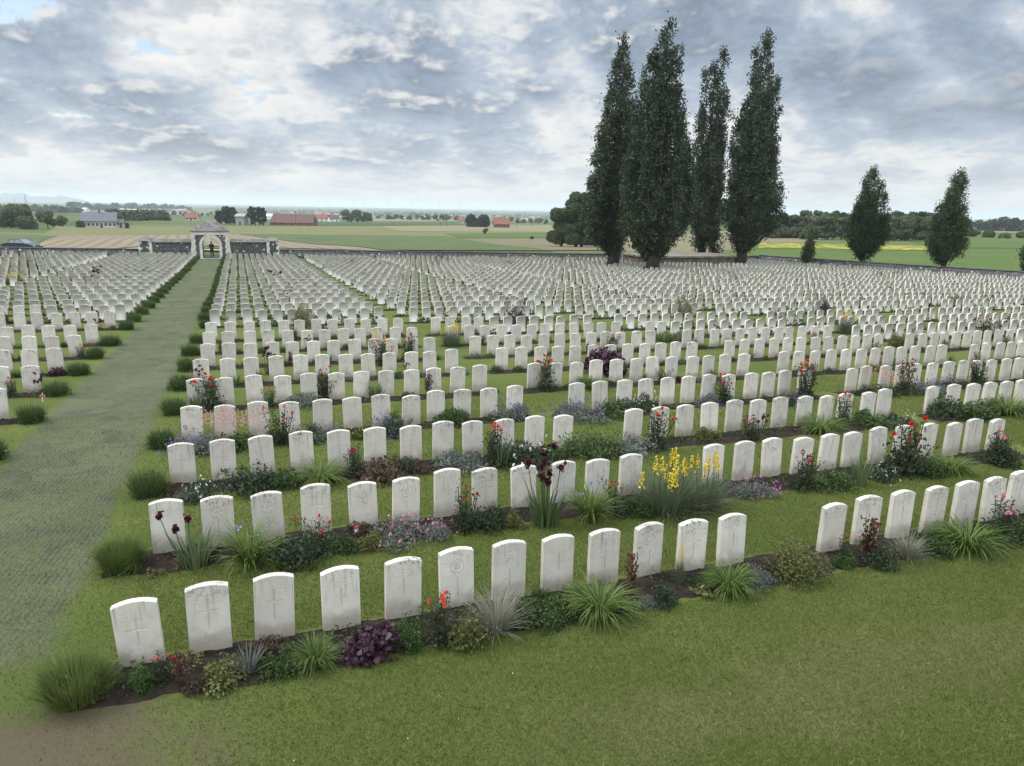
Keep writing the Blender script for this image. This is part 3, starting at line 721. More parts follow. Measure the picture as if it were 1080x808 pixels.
def dome(n, rx, rz, seed=0, hollow=0.35, lumps=6, flat=0.0):
    """points in an uneven half-dome: a few overlapping lumps"""
    g = np.random.default_rng(seed); C = []
    la = g.uniform(0, 2*math.pi, lumps); lr = g.uniform(0.2, 0.65, lumps)*rx; lh = g.uniform(0.45, 1.0, lumps)*rz; lw = g.uniform(0.35, 0.6, lumps)*rx
    k = g.integers(0, lumps, n); d = unit(g.normal(size=(n, 3))); rr = (hollow+(1-hollow)*g.random(n)**0.5)
    z = np.abs(d[:, 2])
    return np.stack([np.cos(la[k])*lr[k]+d[:, 0]*lw[k]*rr, np.sin(la[k])*lr[k]+d[:, 1]*lw[k]*rr, np.maximum(z*lh[k]*rr, 0.01)], -1)
def bloom_mesh(r, seed, mat, petals=14):
    """a rose head: cupped petals in two turns round a heart"""
    g = np.random.default_rng(seed); P = []
    for k in range(petals):
        ring = k/petals; a = k*2.4+g.normal(0, 0.2); t = 0.25+1.05*ring; rr = r*(0.25+0.75*ring)
        c = np.array([math.cos(a)*rr*math.sin(t)*0.75, math.sin(a)*rr*math.sin(t)*0.75, r*0.75*math.cos(t)+r*0.1])
        u = np.array([-math.sin(a), math.cos(a), 0]); v = unit(np.array([math.cos(a)*math.sin(t*0.9), math.sin(a)*math.sin(t*0.9), math.cos(t*0.9)]))
        w_ = r*(0.35+0.3*ring)
        P.append([c-v*w_*0.8-u*w_*0.4, c-v*w_*0.8+u*w_*0.4, c+u*w_*0.95+v*w_*0.3, c+v*w_*0.8, c-u*w_*0.95+v*w_*0.3])
    V = np.array(P).reshape(-1, 3); F = np.arange(len(V)).reshape(-1, 5)
    return np_mesh('bloom', V, F, mat, var=np.repeat(g.random(petals), 5))
def flat_flower(r, n, mat, seed=0, cup=0.4):
    g = np.random.default_rng(seed); P = []
    for k in range(n):
        a = 2*math.pi*k/n+g.normal(0, 0.08); u = np.array([math.cos(a), math.sin(a), cup]); s = np.array([-math.sin(a), math.cos(a), 0])
        P.append([np.zeros(3), u*r*0.55+s*r*0.32, u*r, u*r*0.55-s*r*0.32])
    V = np.array(P).reshape(-1, 3)
    return np_mesh('flower', V, np.arange(len(V)).reshape(-1, 4), mat, var=np.repeat(g.random(n), 4))
L_ = leafmat
G_LAV = L_('lavender_leaf', (0.070, 0.110, 0.024), (0.165, 0.205, 0.06))
G_LAVD = L_('lavender_leaf_dark', (0.045, 0.080, 0.024), (0.10, 0.145, 0.05))
G_LILY = L_('daylily_leaf', (0.055, 0.10, 0.018), (0.16, 0.215, 0.05), 0.3)
G_MID = L_('mid_green_leaf', (0.030, 0.060, 0.017), (0.085, 0.125, 0.038))
G_DARK = L_('dark_green_leaf', (0.016, 0.032, 0.014), (0.055, 0.082, 0.032), spec=0.4)
G_FEATH = L_('feathery_leaf', (0.028, 0.070, 0.016), (0.075, 0.14, 0.035))
G_YEL = L_('yellowish_leaf', (0.065, 0.085, 0.022), (0.17, 0.17, 0.06))
G_GREY = L_('grey_leaf', (0.085, 0.105, 0.085), (0.20, 0.22, 0.185))
G_FESC = L_('fescue_leaf', (0.12, 0.14, 0.105), (0.33, 0.32, 0.24))
G_IRIS = L_('iris_leaf', (0.055, 0.095, 0.040), (0.15, 0.20, 0.095))
G_RED = L_('bronze_leaf', (0.055, 0.022, 0.018), (0.13, 0.075, 0.04))
G_PURP = L_('purple_leaf', (0.026, 0.010, 0.018), (0.085, 0.035, 0.055), 0.15, spec=0.4)
G_BROWN = L_('russet_leaf', (0.050, 0.034, 0.025), (0.115, 0.075, 0.05))
P_RED = L_('red_petal', (0.50, 0.012, 0.012), (0.80, 0.05, 0.03), 0.3)
P_ORANGE = L_('coral_petal', (0.72, 0.05, 0.03), (0.90, 0.17, 0.09), 0.3)
P_PINK = L_('pink_petal', (0.55, 0.16, 0.26), (0.78, 0.36, 0.45), 0.3)
P_CRIM = L_('crimson_petal', (0.30, 0.012, 0.035), (0.55, 0.03, 0.07), 0.3)
P_MAROON = L_('maroon_petal', (0.028, 0.004, 0.010), (0.085, 0.012, 0.028), 0.25)
P_BLUE = L_('violet_petal', (0.16, 0.14, 0.36), (0.30, 0.26, 0.52), 0.3)
P_PURP = L_('purple_petal', (0.13, 0.085, 0.26), (0.25, 0.19, 0.40), 0.3)
P_MAG = L_('magenta_petal', (0.42, 0.10, 0.36), (0.70, 0.34, 0.60), 0.3)
P_SALM = L_('salmon_plume', (0.42, 0.20, 0.17), (0.72, 0.44, 0.38), 0.3)
P_YEL = L_('yellow_petal', (0.62, 0.42, 0.02), (0.85, 0.66, 0.06), 0.3)
P_WHITE = L_('white_petal', (0.60, 0.60, 0.56), (0.80, 0.80, 0.77), 0.3)
M_STEM = plain('green_stem', (0.06, 0.085, 0.03), 0.7, 0.2)
M_TWIG = plain('brown_twig', (0.075, 0.05, 0.03), 0.85, 0.2)

PROTO = {}
def proto_single(name, data, mat):
    o = link(name, np_mesh(name, data[0], data[1], mat, var=data[2])); return o
def proto_parts(name): return empty(name)
def stems_mesh(pts, r=0.004, mat=None, base=(0, 0, 0.0)):
    mb = MB()
    for p in pts:
        p = np.asarray(p, float); b = np.array([p[0]*0.25, p[1]*0.25, 0.0])
        m = (b+p)/2+np.array([p[0]*0.12, p[1]*0.12, 0.02]); mb.tube([b, m, p], [r*1.3, r, r*0.8], 4)
    return mb.mesh('stem', mat or M_STEM)
def flowers_at(root, mesh, pts, g, sc=(0.8, 1.2), tilt=0.6, name=None):
    for p in pts:
        o = part(name or mesh.name, mesh, root, tuple(p)); s = g.uniform(*sc); o.scale = (s, s, s)
        o.rotation_euler = (g.normal(0, tilt), g.normal(0, tilt), g.uniform(0, 6.28))
def build_protos():
    for v in range(3):
        s = 100*v; g = np.random.default_rng(900+v)
        PROTO['lavender', v] = proto_single('lavender_clump', join(blades(1500, 0.38, 0.008, 0.40, 0.30, 0.20, s+1, 3), leaves(dome(1500, 0.28, 0.31, s+2, 0.5), 0.05, 0.2, 1.3, seed=s+3)), G_LAV)
        PROTO['lavender_dark', v] = proto_single('lavender_clump', join(blades(600, 0.34, 0.012, 0.42, 0.3, 0.18, s+4, 2), leaves(dome(1100, 0.28, 0.31, s+5, 0.5), 0.055, 0.25, 1.2, seed=s+6)), G_LAVD)
        PROTO['daylily', v] = proto_single('daylily_clump', blades(280, 0.42, 0.016, 0.40, 2.1, 0.15, s+7, 6), G_LILY)
        PROTO['feathery', v] = proto_single('feathery_plant', leaves(dome(900, 0.20, 0.34, s+8, 0.3, 7), 0.05, 0.22, 0.8, seed=s+9), G_FEATH)
        PROTO['mound', v] = proto_single('leafy_plant', leaves(dome(1300, 0.28, 0.20, s+10, 0.35, 9), 0.034, 0.6, 0.5, seed=s+11), G_MID)
        PROTO['darkmound', v] = proto_single('evergreen_plant', leaves(dome(1300, 0.27, 0.26, s+12, 0.35, 9), 0.030, 0.6, 0.5, seed=s+13), G_DARK)
        PROTO['yellowmound', v] = proto_single('leafy_plant', leaves(dome(1100, 0.25, 0.22, s+14, 0.35, 9), 0.034, 0.65, 0.5, seed=s+15), G_YEL)
        PROTO['greymound', v] = proto_single('grey_leaved_plant', leaves(dome(1100, 0.27, 0.16, s+16, 0.4, 8), 0.028, 0.4, 0.6, seed=s+17), G_GREY)
        PROTO['heuchera', v] = proto_single('purple_heuchera', leaves(dome(950, 0.27, 0.27, s+18, 0.5, 9), 0.055, 0.85, 0.5, seed=s+19), G_PURP)
        PROTO['russet', v] = proto_single('russet_plant', leaves(dome(600, 0.27, 0.13, s+20, 0.35, 7), 0.04, 0.5, 0.5, seed=s+21), G_BROWN)
        PROTO['fescue', v] = proto_single('fescue_tuft', blades(420, 0.36, 0.006, 0.5, 0.9, 0.06, s+22, 4), G_FESC)
        PROTO['spiky', v] = proto_single('spiky_tuft', blades(60, 0.34, 0.022, 0.5, 0.35, 0.05, s+23, 3), G_GREY)
        PROTO['irisleaf', v] = proto_single('iris_clump', blades(44, 0.40, 0.034, 0.22, 0.45, 0.12, s+24, 4), G_IRIS)
        PROTO['seedling', v] = proto_single('small_seedling', leaves(dome(70, 0.12, 0.10, s+25, 0.3, 4), 0.045, 0.5, 0.4, seed=s+26), G_YEL)
        PROTO['shrub', v] = proto_single('rounded_shrub', leaves(dome(3200, 0.36, 0.42, s+27, 0.4, 12), 0.030, 0.6, 0.5, seed=s+28), G_YEL)
        PROTO['berberis', v] = proto_single('berberis_shrub', join(leaves(dome(900, 0.42, 0.62, s+29, 0.4, 10), 0.055, 0.6, 0.6, seed=s+30), leaves(np.concatenate([np.linspace((g.normal(0, .2), g.normal(0, .15), .35), (g.normal(0, .42), g.normal(0, .3), g.uniform(.6, .95)), 14) for _ in range(12)]), 0.05, 0.5, 0.8, seed=s+31)), G_PURP)
        PROTO['paleshrub', v] = proto_single('pale_shrub', leaves(dome(2600, 0.62, 0.75, s+32, 0.35, 14), 0.055, 0.55, 0.5, seed=s+33), L_('pale_shrub_leaf_%d' % v, (0.10, 0.105, 0.05), (0.25, 0.24, 0.13)))
        PROTO['tallgreen', v] = proto_single('tall_perennial', leaves(dome(1100, 0.30, 0.36, s+34, 0.2, 10), 0.06, 0.3, 1.2, seed=s+35), L_('tall_perennial_leaf_%d' % v, (0.06, 0.10, 0.03), (0.14, 0.18, 0.07)))
        # roses: dark leaves on thorny canes, blooms on top
        for col, mat in (('red', P_RED), ('coral', P_ORANGE), ('pink', P_PINK), ('crimson', P_CRIM)):
            r = proto_parts('rose_bush'); tips = [(g.normal(0, .13), g.normal(0, .10), g.uniform(.30, .52)) for _ in range(9)]
            part('cane', stems_mesh(tips, 0.006, M_TWIG), r)
            pts = np.concatenate([np.array(t)*np.linspace(0.35, 1.0, 60)[:, None]+g.normal(0, .045, (60, 3)) for t in tips]); pts[:, 2] = np.abs(pts[:, 2])
            d = join(leaves(pts, 0.034, 0.65, 0.3, seed=s+40), leaves(dome(620, 0.22, 0.26, s+41, 0.3, 8), 0.036, 0.65, 0.4, seed=s+42))
            part('foliage', np_mesh('foliage', d[0], d[1], G_DARK, var=d[2]), r)
            bl = bloom_mesh(0.036, s+43, mat)
            flowers_at(r, bl, [np.array(t)+np.array([0, -0.01, 0.02]) for t in tips[:4+v]], g, (0.75, 1.2), 0.5)
            PROTO['rose_'+col, v] = r
        r = proto_parts('bronze_leaved_rose'); tips = [(g.normal(0, .09), g.normal(0, .07), g.uniform(.35, .62)) for _ in range(7)]
        part('cane', stems_mesh(tips, 0.005, M_TWIG), r)
        pts = np.concatenate([np.array(t)*np.linspace(0.3, 1.0, 50)[:, None]+g.normal(0, .035, (50, 3)) for t in tips]); d = leaves(pts, 0.05, 0.6, 0.3, seed=s+44)
        part('foliage', np_mesh('foliage', d[0], d[1], G_RED, var=d[2]), r); flowers_at(r, bloom_mesh(0.034, s+45, P_RED), [tips[0]], g)
        PROTO['bronzerose', v] = r
        # bearded iris: fans of sword leaves, stiff stalks with dark flowers
        r = proto_parts('bearded_iris'); d = blades(58, 0.48, 0.036, 0.24, 0.55, 0.15, s+46, 5); part('sword_leaves', np_mesh('sword_leaves', d[0], d[1], G_IRIS, var=d[2]), r)
        tips = [(g.normal(-0.03, .20), g.normal(0, .12), g.uniform(.46, .80)) for _ in range(3+3*v)]
        part('stalk', stems_mesh(tips, 0.006), r)
        fl = np_mesh('iris_flower', *(lambda q: (q[0], q[1]))(leaves(np.random.default_rng(s+47).normal(0, 0.026, (26, 3)), 0.075, 0.8, 0.3, seed=s+48)), P_MAROON, var=np.random.default_rng(s).random(104))
        flowers_at(r, fl, tips, g, (0.62, 0.85), 0.4); PROTO['iris', v] = r
        # strap leaves with small violet flowers
        r = proto_parts('spiderwort'); d = blades(170, 0.42, 0.017, 0.34, 1.5, 0.08, s+49, 5); part('strap_leaves', np_mesh('strap_leaves', d[0], d[1], G_LILY, var=d[2]), r)
        flowers_at(r, flat_flower(0.028, 3, P_BLUE, s+50), [(g.normal(0, .17), g.normal(-.04, .12), g.uniform(.22, .34)) for _ in range(8)], g); PROTO['spiderwort', v] = r
        # pinks and other low mats of flowers
        for nm, full, mat, leafm, nfl in (('pinks', 'pinks_mat', P_PINK, G_GREY, 46), ('magenta', 'magenta_pinks_mat', P_MAG, G_GREY, 90), ('catmint', 'purple_catmint', P_PURP, G_GREY, 80), ('purple', 'purple_flower_mat', P_PURP, G_DARK, 120), ('yellowlow', 'yellow_flower_mat', P_YEL, G_MID, 40), ('whitelow', 'white_flower_mat', P_WHITE, G_DARK, 40)):
            r = proto_parts(full); d = leaves(dome(1000, 0.26, 0.15, s+51, 0.3, 8), 0.032, 0.3, 0.6, seed=s+52); part('foliage', np_mesh('foliage', d[0], d[1], leafm, var=d[2]), r)
            C = dome(int(nfl*0.75), 0.26, 0.19, s+53, 0.95, 8); F = [leaves(C+g.normal(0, 0.006, C.shape), 0.017, 0.8, 0.2, seed=s+54+q) for q in range(3)]
            d = join(*F); o = part('flower_heads', np_mesh('flower_heads', d[0], d[1], mat, var=d[2]), r); o['kind'] = 'stuff'; PROTO[nm, v] = r
        r = proto_parts('pink_astilbe'); d = leaves(dome(500, 0.30, 0.20, s+60, 0.3, 8), 0.05, 0.5, 0.4, seed=s+61); part('foliage', np_mesh('foliage', d[0], d[1], G_MID, var=d[2]), r)
        for q in range(16):
            c = np.array([g.normal(0, .17), g.normal(0, .10), g.uniform(.18, .34)]); k = np.linspace(0, 1, 40)[:, None]
            C = c+np.concatenate([g.normal(0, 1, (40, 2))*0.035*(1-k), k*0.16], 1); d = leaves(C, 0.015, 0.8, 0.4, seed=s+62+q)
            part('plume', np_mesh('plume', d[0], d[1], P_SALM, var=d[2]), r)
        PROTO['astilbe', v] = r
        # tall yellow spikes over grey-green grassy leaves
        r = proto_parts('yellow_asphodel'); d = join(blades(520, 0.52, 0.009, 0.45, 0.8, 0.22, s+80, 4), blades(260, 0.34, 0.010, 0.8, 0.9, 0.30, s+81, 4)); part('grassy_leaves', np_mesh('grassy_leaves', d[0], d[1], L_('asphodel_leaf_%d' % v, (0.075, 0.105, 0.055), (0.17, 0.20, 0.12)), var=d[2]), r)
        for q in range(12):
            c = np.array([g.uniform(-.40, .36), g.normal(0, .14), 0.0]); h = g.uniform(.5, .74); top = c+np.array([g.normal(0, .03), 0, h])
            st = part('flower_spike', stems_mesh([], 0.004), r) if False else None
            mb = MB(); mb.tube([c*0.8, (c+top)/2, top], [0.005, 0.005, 0.003], 4); so = part('stalk', mb.mesh('stalk', M_STEM), r)
            k = np.linspace(0, 1, 36)[:, None]; C = top-np.array([0, 0, 1])*k*0.18+g.normal(0, 1, (36, 3))*0.013*(0.5+k); d = leaves(C, 0.028, 0.7, 0.2, seed=s+82+q)
            part('flower_spike', np_mesh('flower_spike', d[0], d[1], P_YEL, var=d[2]), so)
        PROTO['asphodel', v] = r
        r = proto_parts('dark_twiggy_plant'); tips = [(g.normal(0, .10), g.normal(0, .07), g.uniform(.3, .6)) for _ in range(6)]; part('stalk', stems_mesh(tips, 0.004, M_TWIG), r)
        fl2 = np_mesh('dark_bloom', *(lambda q: (q[0], q[1]))(leaves(np.random.default_rng(s+95).normal(0, 0.02, (16, 3)), 0.055, 0.8, 0.3, seed=s+96)), P_MAROON, var=np.random.default_rng(s).random(64))
        flowers_at(r, fl2, tips, g); d = leaves(dome(160, 0.16, 0.2, s+97, 0.3, 5), 0.05, 0.4, 0.8, seed=s+98); part('foliage', np_mesh('foliage', d[0], d[1], G_DARK, var=d[2]), r)
        PROTO['darkiris', v] = r
build_protos()
INFO = {  # name in the label, category, height built
 'lavender': ('bright green lavender clump', 'lavender', .40), 'lavender_dark': ('rounded green lavender clump', 'lavender', .36), 'daylily': ('arching green daylily clump', 'daylily', .36), 'feathery': ('feathery fresh green plant', 'plant', .33),
 'mound': ('low green leafy plant', 'plant', .20), 'darkmound': ('dark evergreen mound', 'plant', .26), 'yellowmound': ('yellowish leafy plant', 'plant', .22), 'greymound': ('low grey leaved mound', 'plant', .16), 'heuchera': ('dark purple heuchera mound', 'heuchera', .27),
 'russet': ('russet brown ground plant', 'plant', .13), 'fescue': ('pale silvery fescue tuft', 'grass tuft', .30), 'spiky': ('grey green spiky tuft', 'plant', .30), 'irisleaf': ('iris clump without flowers', 'iris', .38), 'seedling': ('small pale seedling', 'seedling', .10),
 'shrub': ('rounded yellow green shrub', 'shrub', .42), 'berberis': ('dark maroon shrub', 'shrub', .85), 'paleshrub': ('big pale green shrub', 'shrub', .75), 'tallgreen': ('thick pale green perennial', 'plant', .36), 'rose_red': ('rose with red blooms', 'rose bush', .5), 'rose_coral': ('rose with coral blooms', 'rose bush', .5),
 'rose_pink': ('rose with pink blooms', 'rose bush', .5), 'rose_crimson': ('rose with crimson blooms', 'rose bush', .5), 'bronzerose': ('bronze leaved rose', 'rose bush', .6), 'iris': ('tall maroon flowered iris', 'iris', .75), 'spiderwort': ('violet flowered strap plant', 'plant', .34),
 'pinks': ('grey mat of small pinks', 'flowers', .17), 'magenta': ('bright magenta flower mat', 'flowers', .17), 'catmint': ('grey plant with purple haze', 'catmint', .19), 'purple': ('vivid purple flower mat', 'flowers', .19), 'yellowlow': ('low yellow flowers', 'flowers', .17), 'whitelow': ('white flowered dark mound', 'flowers', .19),
 'astilbe': ('salmon pink astilbe plumes', 'astilbe', .36), 'asphodel': ('tall yellow flower spikes', 'flowers', .7), 'darkiris': ('thin plant with nearly black blooms', 'iris', .55)}
used_proto = set(); N_PLANT = {}
def put(kind, p, height, label, group, rz=None, wide=1.0, v=None, sink=0.0):
    v = int(rng.integers(3)) if v is None else v
    pr = PROTO[kind, v]
    if (kind, v) in used_proto: o = copy_tree(pr)
    else: o = pr; used_proto.add((kind, v))
    s = height/INFO[kind][2]
    o.location = (p[0], p[1], float(zf(p[0], p[1]))-sink+0.015); o.scale = (s*wide, s*wide, s); o.rotation_euler = (0, 0, rng.uniform(0, 6.28) if rz is None else rz)
    tag(o, label, INFO[kind][1], group); return o
def nearest_stone(p):
    return min((s for s in seen), key=lambda s: (s[0]+SW/2-p[0])**2+4*(s[1]-p[1])**2)
taken = set(); lab_used = {}
def place_words(p):
    s = nearest_stone(p); return s, '%s headstone %s the path, %s' % (ordn(s[3]+1), 'right of' if s[4] else 'left of', rowname(s[2])[4:])
FARLAB = {('berberis', 543): 'big dark maroon shrub in the tenth row, middle of the view', ('berberis', 868): 'big dark maroon shrub in the tenth row below the first hornbeam', ('paleshrub', 718): 'big rounded pale shrub below the poplars', ('paleshrub', 323): 'big spreading pale shrub among headstones right of the path',
 ('paleshrub', 1010): 'pale pinkish shrub below the right hand hornbeam', ('berberis', 95): 'dark shrub in the upper left block, nearer the path', ('berberis', 33): 'spreading dark shrub below the parked car', ('paleshrub', 70): 'green shrub left of the path below the dark spreading one', ('darkiris', 102): 'dark stalks in the left block halfway to the gatehouse',
 ('darkiris', 293): 'dark stalks among headstones right of the path below the right wing wall', ('paleshrub', 326): 'pale shrub at the alley below the right wing wall', ('berberis', 372): 'round dark shrub in the far rows right of the alley', ('berberis', 537): 'round dark shrub in the farthest rows left of the poplars', ('paleshrub', 460): 'pale spreading shrub in the farthest rows, middle of the view',
 ('paleshrub', 422): 'pale green shrub halfway down the middle rows', ('paleshrub', 146): 'pale shrub below the left wing wall', ('paleshrub', 277): 'pale shrub below the right wing wall', ('berberis', 775): 'flat topped maroon shrub below the rightmost poplar', ('asphodel', 12): 'yellow flower spikes at the left edge, outer clump', ('asphodel', 20): 'yellow flower spikes at the left edge, inner clump',
 ('berberis', 928): 'sprawling dark shrub below the first hornbeam', ('paleshrub', 946): 'pale shrub right of the sprawling dark one', ('paleshrub', 996): 'small pale shrub below the second hornbeam', ('asphodel', 800): 'yellow flower spikes below the rightmost poplar', ('asphodel', 932): 'yellow flower spikes in the rows below the sprawling dark shrub', ('berberis', 905): 'small dark shrub right of the big maroon one'}
def bedplant(kind, px, py, hpx, wide=1.0, v=None, rz=None):
    """a plant whose foot stands at a place of the photograph and that is hpx of its pixels tall"""
    p = at(px, py); D = depth(p)*1.0; h = hpx*D/FPX*1.06
    s, wds = place_words(p); key = (kind, s[2], s[3], s[4]); n = lab_used.get(key, 0); lab_used[key] = n+1
    taken.add((s[2], s[3], s[4]))
    lab = FARLAB[kind, px] if (kind, px) in FARLAB else '%s %s %s' % (INFO[kind][0], ['before', 'beside', 'close by', 'near'][n], wds)
    return put(kind, p, h, lab, 'plants in the headstone beds', None, wide, v)
# ---------------------------------------------------------------- the beds of the first rows, plant by plant
for a in [
 # front row
 ('feathery', 150, 727, 38), ('rose_coral', 172, 722, 40, .7, 0), ('bronzerose', 193, 722, 44, .9), ('yellowmound', 232, 718, 30, 1.0), ('russet', 208, 726, 15, .8), ('spiky', 263, 712, 36, .8), ('mound', 296, 707, 26, .8), ('daylily', 333, 702, 38, .75),
 ('heuchera', 393, 690, 37, .9), ('feathery', 433, 683, 44, .85), ('rose_coral', 463, 678, 52, .85, 2), ('yellowmound', 494, 675, 36, .75), ('fescue', 523, 668, 48, .85), ('mound', 566, 656, 32, .8), ('mound', 590, 652, 28, .7), ('daylily', 631, 648, 43, 1.0), ('bronzerose', 667, 634, 60, .55), ('darkmound', 703, 637, 26, .75), ('greymound', 683, 640, 14, .8),
 ('asphodel', 716, 618, 52, .22), ('seedling', 741, 627, 14), ('daylily', 768, 624, 36, .85), ('greymound', 797, 618, 24, .6), ('shrub', 845, 609, 48, .9), ('feathery', 889, 598, 24, 1.0), ('bronzerose', 915, 594, 56, .9), ('rose_red', 892, 597, 34, .6, 0), ('fescue', 956, 590, 28, .9), ('darkmound', 925, 596, 28, .8), ('mound', 984, 581, 22, .9), ('daylily', 1018, 578, 36, 1.1), ('rose_pink', 1052, 572, 46, 1.0, 1), ('mound', 1075, 568, 22, 1.0),
 # second row
 ('seedling', 166, 608, 10), ('iris', 206, 598, 74, .85, 0), ('spiderwort', 264, 597, 50, .85), ('darkmound', 312, 591, 38, 1.0), ('rose_red', 330, 588, 44, .8, 0), ('mound', 358, 583, 20, .8), ('yellowmound', 391, 577, 20, .8), ('pinks', 425, 571, 30, .8), ('pinks', 452, 567, 24, .8), ('rose_crimson', 489, 560, 46, .75, 1), ('darkmound', 514, 558, 30, .75), ('yellowmound', 540, 556, 22, .55), ('iris', 574, 553, 74, 1.0, 2), ('spiderwort', 622, 549, 40, .85), ('rose_coral', 651, 545, 38, .7, 1),
 ('asphodel', 703, 539, 66, 1.0, 0), ('asphodel', 736, 534, 62, .9, 1), ('mound', 672, 541, 20, .8), ('magenta', 797, 524, 22, .75), ('rose_crimson', 846, 517, 40, .85, 0), ('mound', 872, 512, 20, 1.0), ('irisleaf', 906, 512, 34, .8), ('whitelow', 928, 505, 20, .8), ('rose_red', 953, 502, 62, .85, 2), ('mound', 976, 500, 20, .8), ('daylily', 1002, 497, 22, 1.1), ('rose_pink', 1051, 490, 36, 1.0, 0), ('darkmound', 1060, 490, 22, .9),
 # third row
 ('bronzerose', 181, 530, 24, .7), ('whitelow', 216, 526, 26, .8), ('greymound', 196, 528, 14), ('darkmound', 262, 519, 34, .9), ('mound', 300, 514, 20, .8), ('daylily', 338, 509, 26, 1.1), ('rose_crimson', 376, 503, 32, .9, 0), ('russet', 400, 502, 18, 1.1), ('darkmound', 424, 497, 20, .9), ('russet', 444, 495, 12, .9), ('greymound', 488, 494, 18, 1.2), ('rose_coral', 519, 492, 40, .8, 2), ('irisleaf', 528, 492, 30, .8), ('whitelow', 556, 489, 34, .9), ('mound', 580, 485, 20, .8), ('tallgreen', 616, 482, 30, 1.1), ('tallgreen', 641, 479, 28, 1.1), ('greymound', 668, 476, 18, 1.2), ('rose_red', 690, 474, 40, .8, 1),
 ('yellowmound', 748, 465, 16, .9), ('rose_crimson', 793, 465, 24, 1.1, 2), ('daylily', 866, 456, 22, 1.1), ('rose_red', 888, 450, 32, .7, 0), ('mound', 925, 449, 16, 1.2), ('darkmound', 1002, 441, 26, .9), ('mound', 1020, 440, 20, 1.0), ('whitelow', 950, 447, 14, .9), ('daylily', 1062, 436, 22, 1.2),
 # fourth row
 ('catmint', 202, 477, 28, .9), ('astilbe', 240, 474, 34, 1.0), ('astilbe', 262, 472, 34, .9), ('rose_red', 294, 469, 38, .8, 0), ('mound', 322, 466, 18, .8), ('catmint', 341, 463, 22, .9), ('yellowlow', 376, 462, 12, .9), ('purple', 412, 460, 24, .8), ('feathery', 417, 455, 26, .7), ('mound', 478, 447, 22, .7), ('catmint', 540, 442, 24, .8), ('catmint', 612, 441, 24, 1.1), ('mound', 651, 439, 18, .9), ('purple', 661, 436, 18, .8), ('whitelow', 676, 434, 24, .7), ('rose_red', 762, 425, 30, .8, 2), ('catmint', 745, 428, 16, .8), ('purple', 840, 427, 14, 1.0), ('rose_red', 848, 420, 36, .8, 1), ('astilbe', 928, 416, 24, 1.0), ('rose_crimson', 953, 416, 34, .8, 0), ('catmint', 975, 414, 18, 1.1), ('rose_pink', 1030, 405, 26, .8, 0), ('purple', 1006, 409, 14, .9),
 # fifth row and beyond, the ones that catch the eye
 ('rose_red', 225, 432, 34, .9, 1), ('rose_red', 342, 422, 34, .9, 2), ('greymound', 322, 428, 16, .9), ('darkiris', 283, 395, 28, .9), ('irisleaf', 396, 421, 20, .9), ('bronzerose', 450, 418, 26, .8), ('rose_red', 577, 412, 32, .9, 1), ('rose_red', 1042, 358, 22, 1.0, 0), ('daylily', 623, 410, 18, .9), ('rose_coral', 404, 386, 26, .8, 1), ('rose_red', 431, 380, 26, .8, 0), ('asphodel', 476, 365, 24, .9, 1), ('asphodel', 400, 378, 30, .5, 0), ('heuchera', 638, 393, 26, 1.0), ('rose_red', 646, 372, 18, .9, 0), ('tallgreen', 700, 360, 12, 1.3), ('tallgreen', 714, 360, 12, 1.2), ('shrub', 952, 366, 17, 1.2), ('asphodel', 893, 352, 24, .8, 2), ('catmint', 940, 386, 14, .9),
 ('berberis', 543, 345, 34, .8), ('berberis', 868, 332, 24, .8), ('paleshrub', 718, 333, 24, .9), ('paleshrub', 323, 345, 28, .75), ('paleshrub', 1010, 325, 16, 1.0), ('berberis', 95, 303, 14, 1.2), ('berberis', 33, 283, 13, 1.1), ('paleshrub', 70, 300, 11, 1.1), ('darkiris', 102, 297, 14, 1.3), ('darkiris', 293, 297, 12, 1.6), ('paleshrub', 326, 297, 11, 1.0), ('berberis', 372, 281, 9, 1.1), ('berberis', 537, 283, 9, 1.2), ('paleshrub', 460, 281, 8, 1.2), ('paleshrub', 422, 297, 9, 1.0), ('paleshrub', 146, 275, 9, .9), ('paleshrub', 277, 276, 8, 1.0), ('berberis', 775, 301, 12, 1.2), ('asphodel', 12, 300, 12, 1.0, 0), ('asphodel', 20, 300, 12, 1.0, 1), ('berberis', 928, 295, 9, 1.3), ('paleshrub', 946, 293, 9, 1.0), ('paleshrub', 996, 292, 8, 1.0), ('asphodel', 800, 298, 8, 1.5, 2), ('asphodel', 932, 310, 9, 1.3, 1), ('berberis', 905, 324, 12, .8)]:
    bedplant(*a[:4], **({'wide': a[4]} if len(a) > 4 else {}), **({'v': a[5]} if len(a) > 5 else {}))
# lavender at both edges of the path, one clump at the end of every row
for j in range(NROW):
    y = row_y(j)-0.36; big = j < 3; k = 'lavender' if j < 2 else 'lavender_dark'
    put(k, (-1.57+rng.normal(0, .03), y), rng.uniform(.36, .42), '%s at the right edge of the path, %s end' % (INFO[k][0], rowname(j)[4:]), 'lavender clumps along the path', wide=rng.uniform(0.95, 1.15))
    if j >= 3: put('lavender_dark', (-4.32+rng.normal(0, .03), y+0.05), rng.uniform(.36, .42), '%s at the left edge of the path, %s end' % (INFO['lavender_dark'][0], rowname(j)[4:]), 'lavender clumps along the path', wide=rng.uniform(0.95, 1.2))
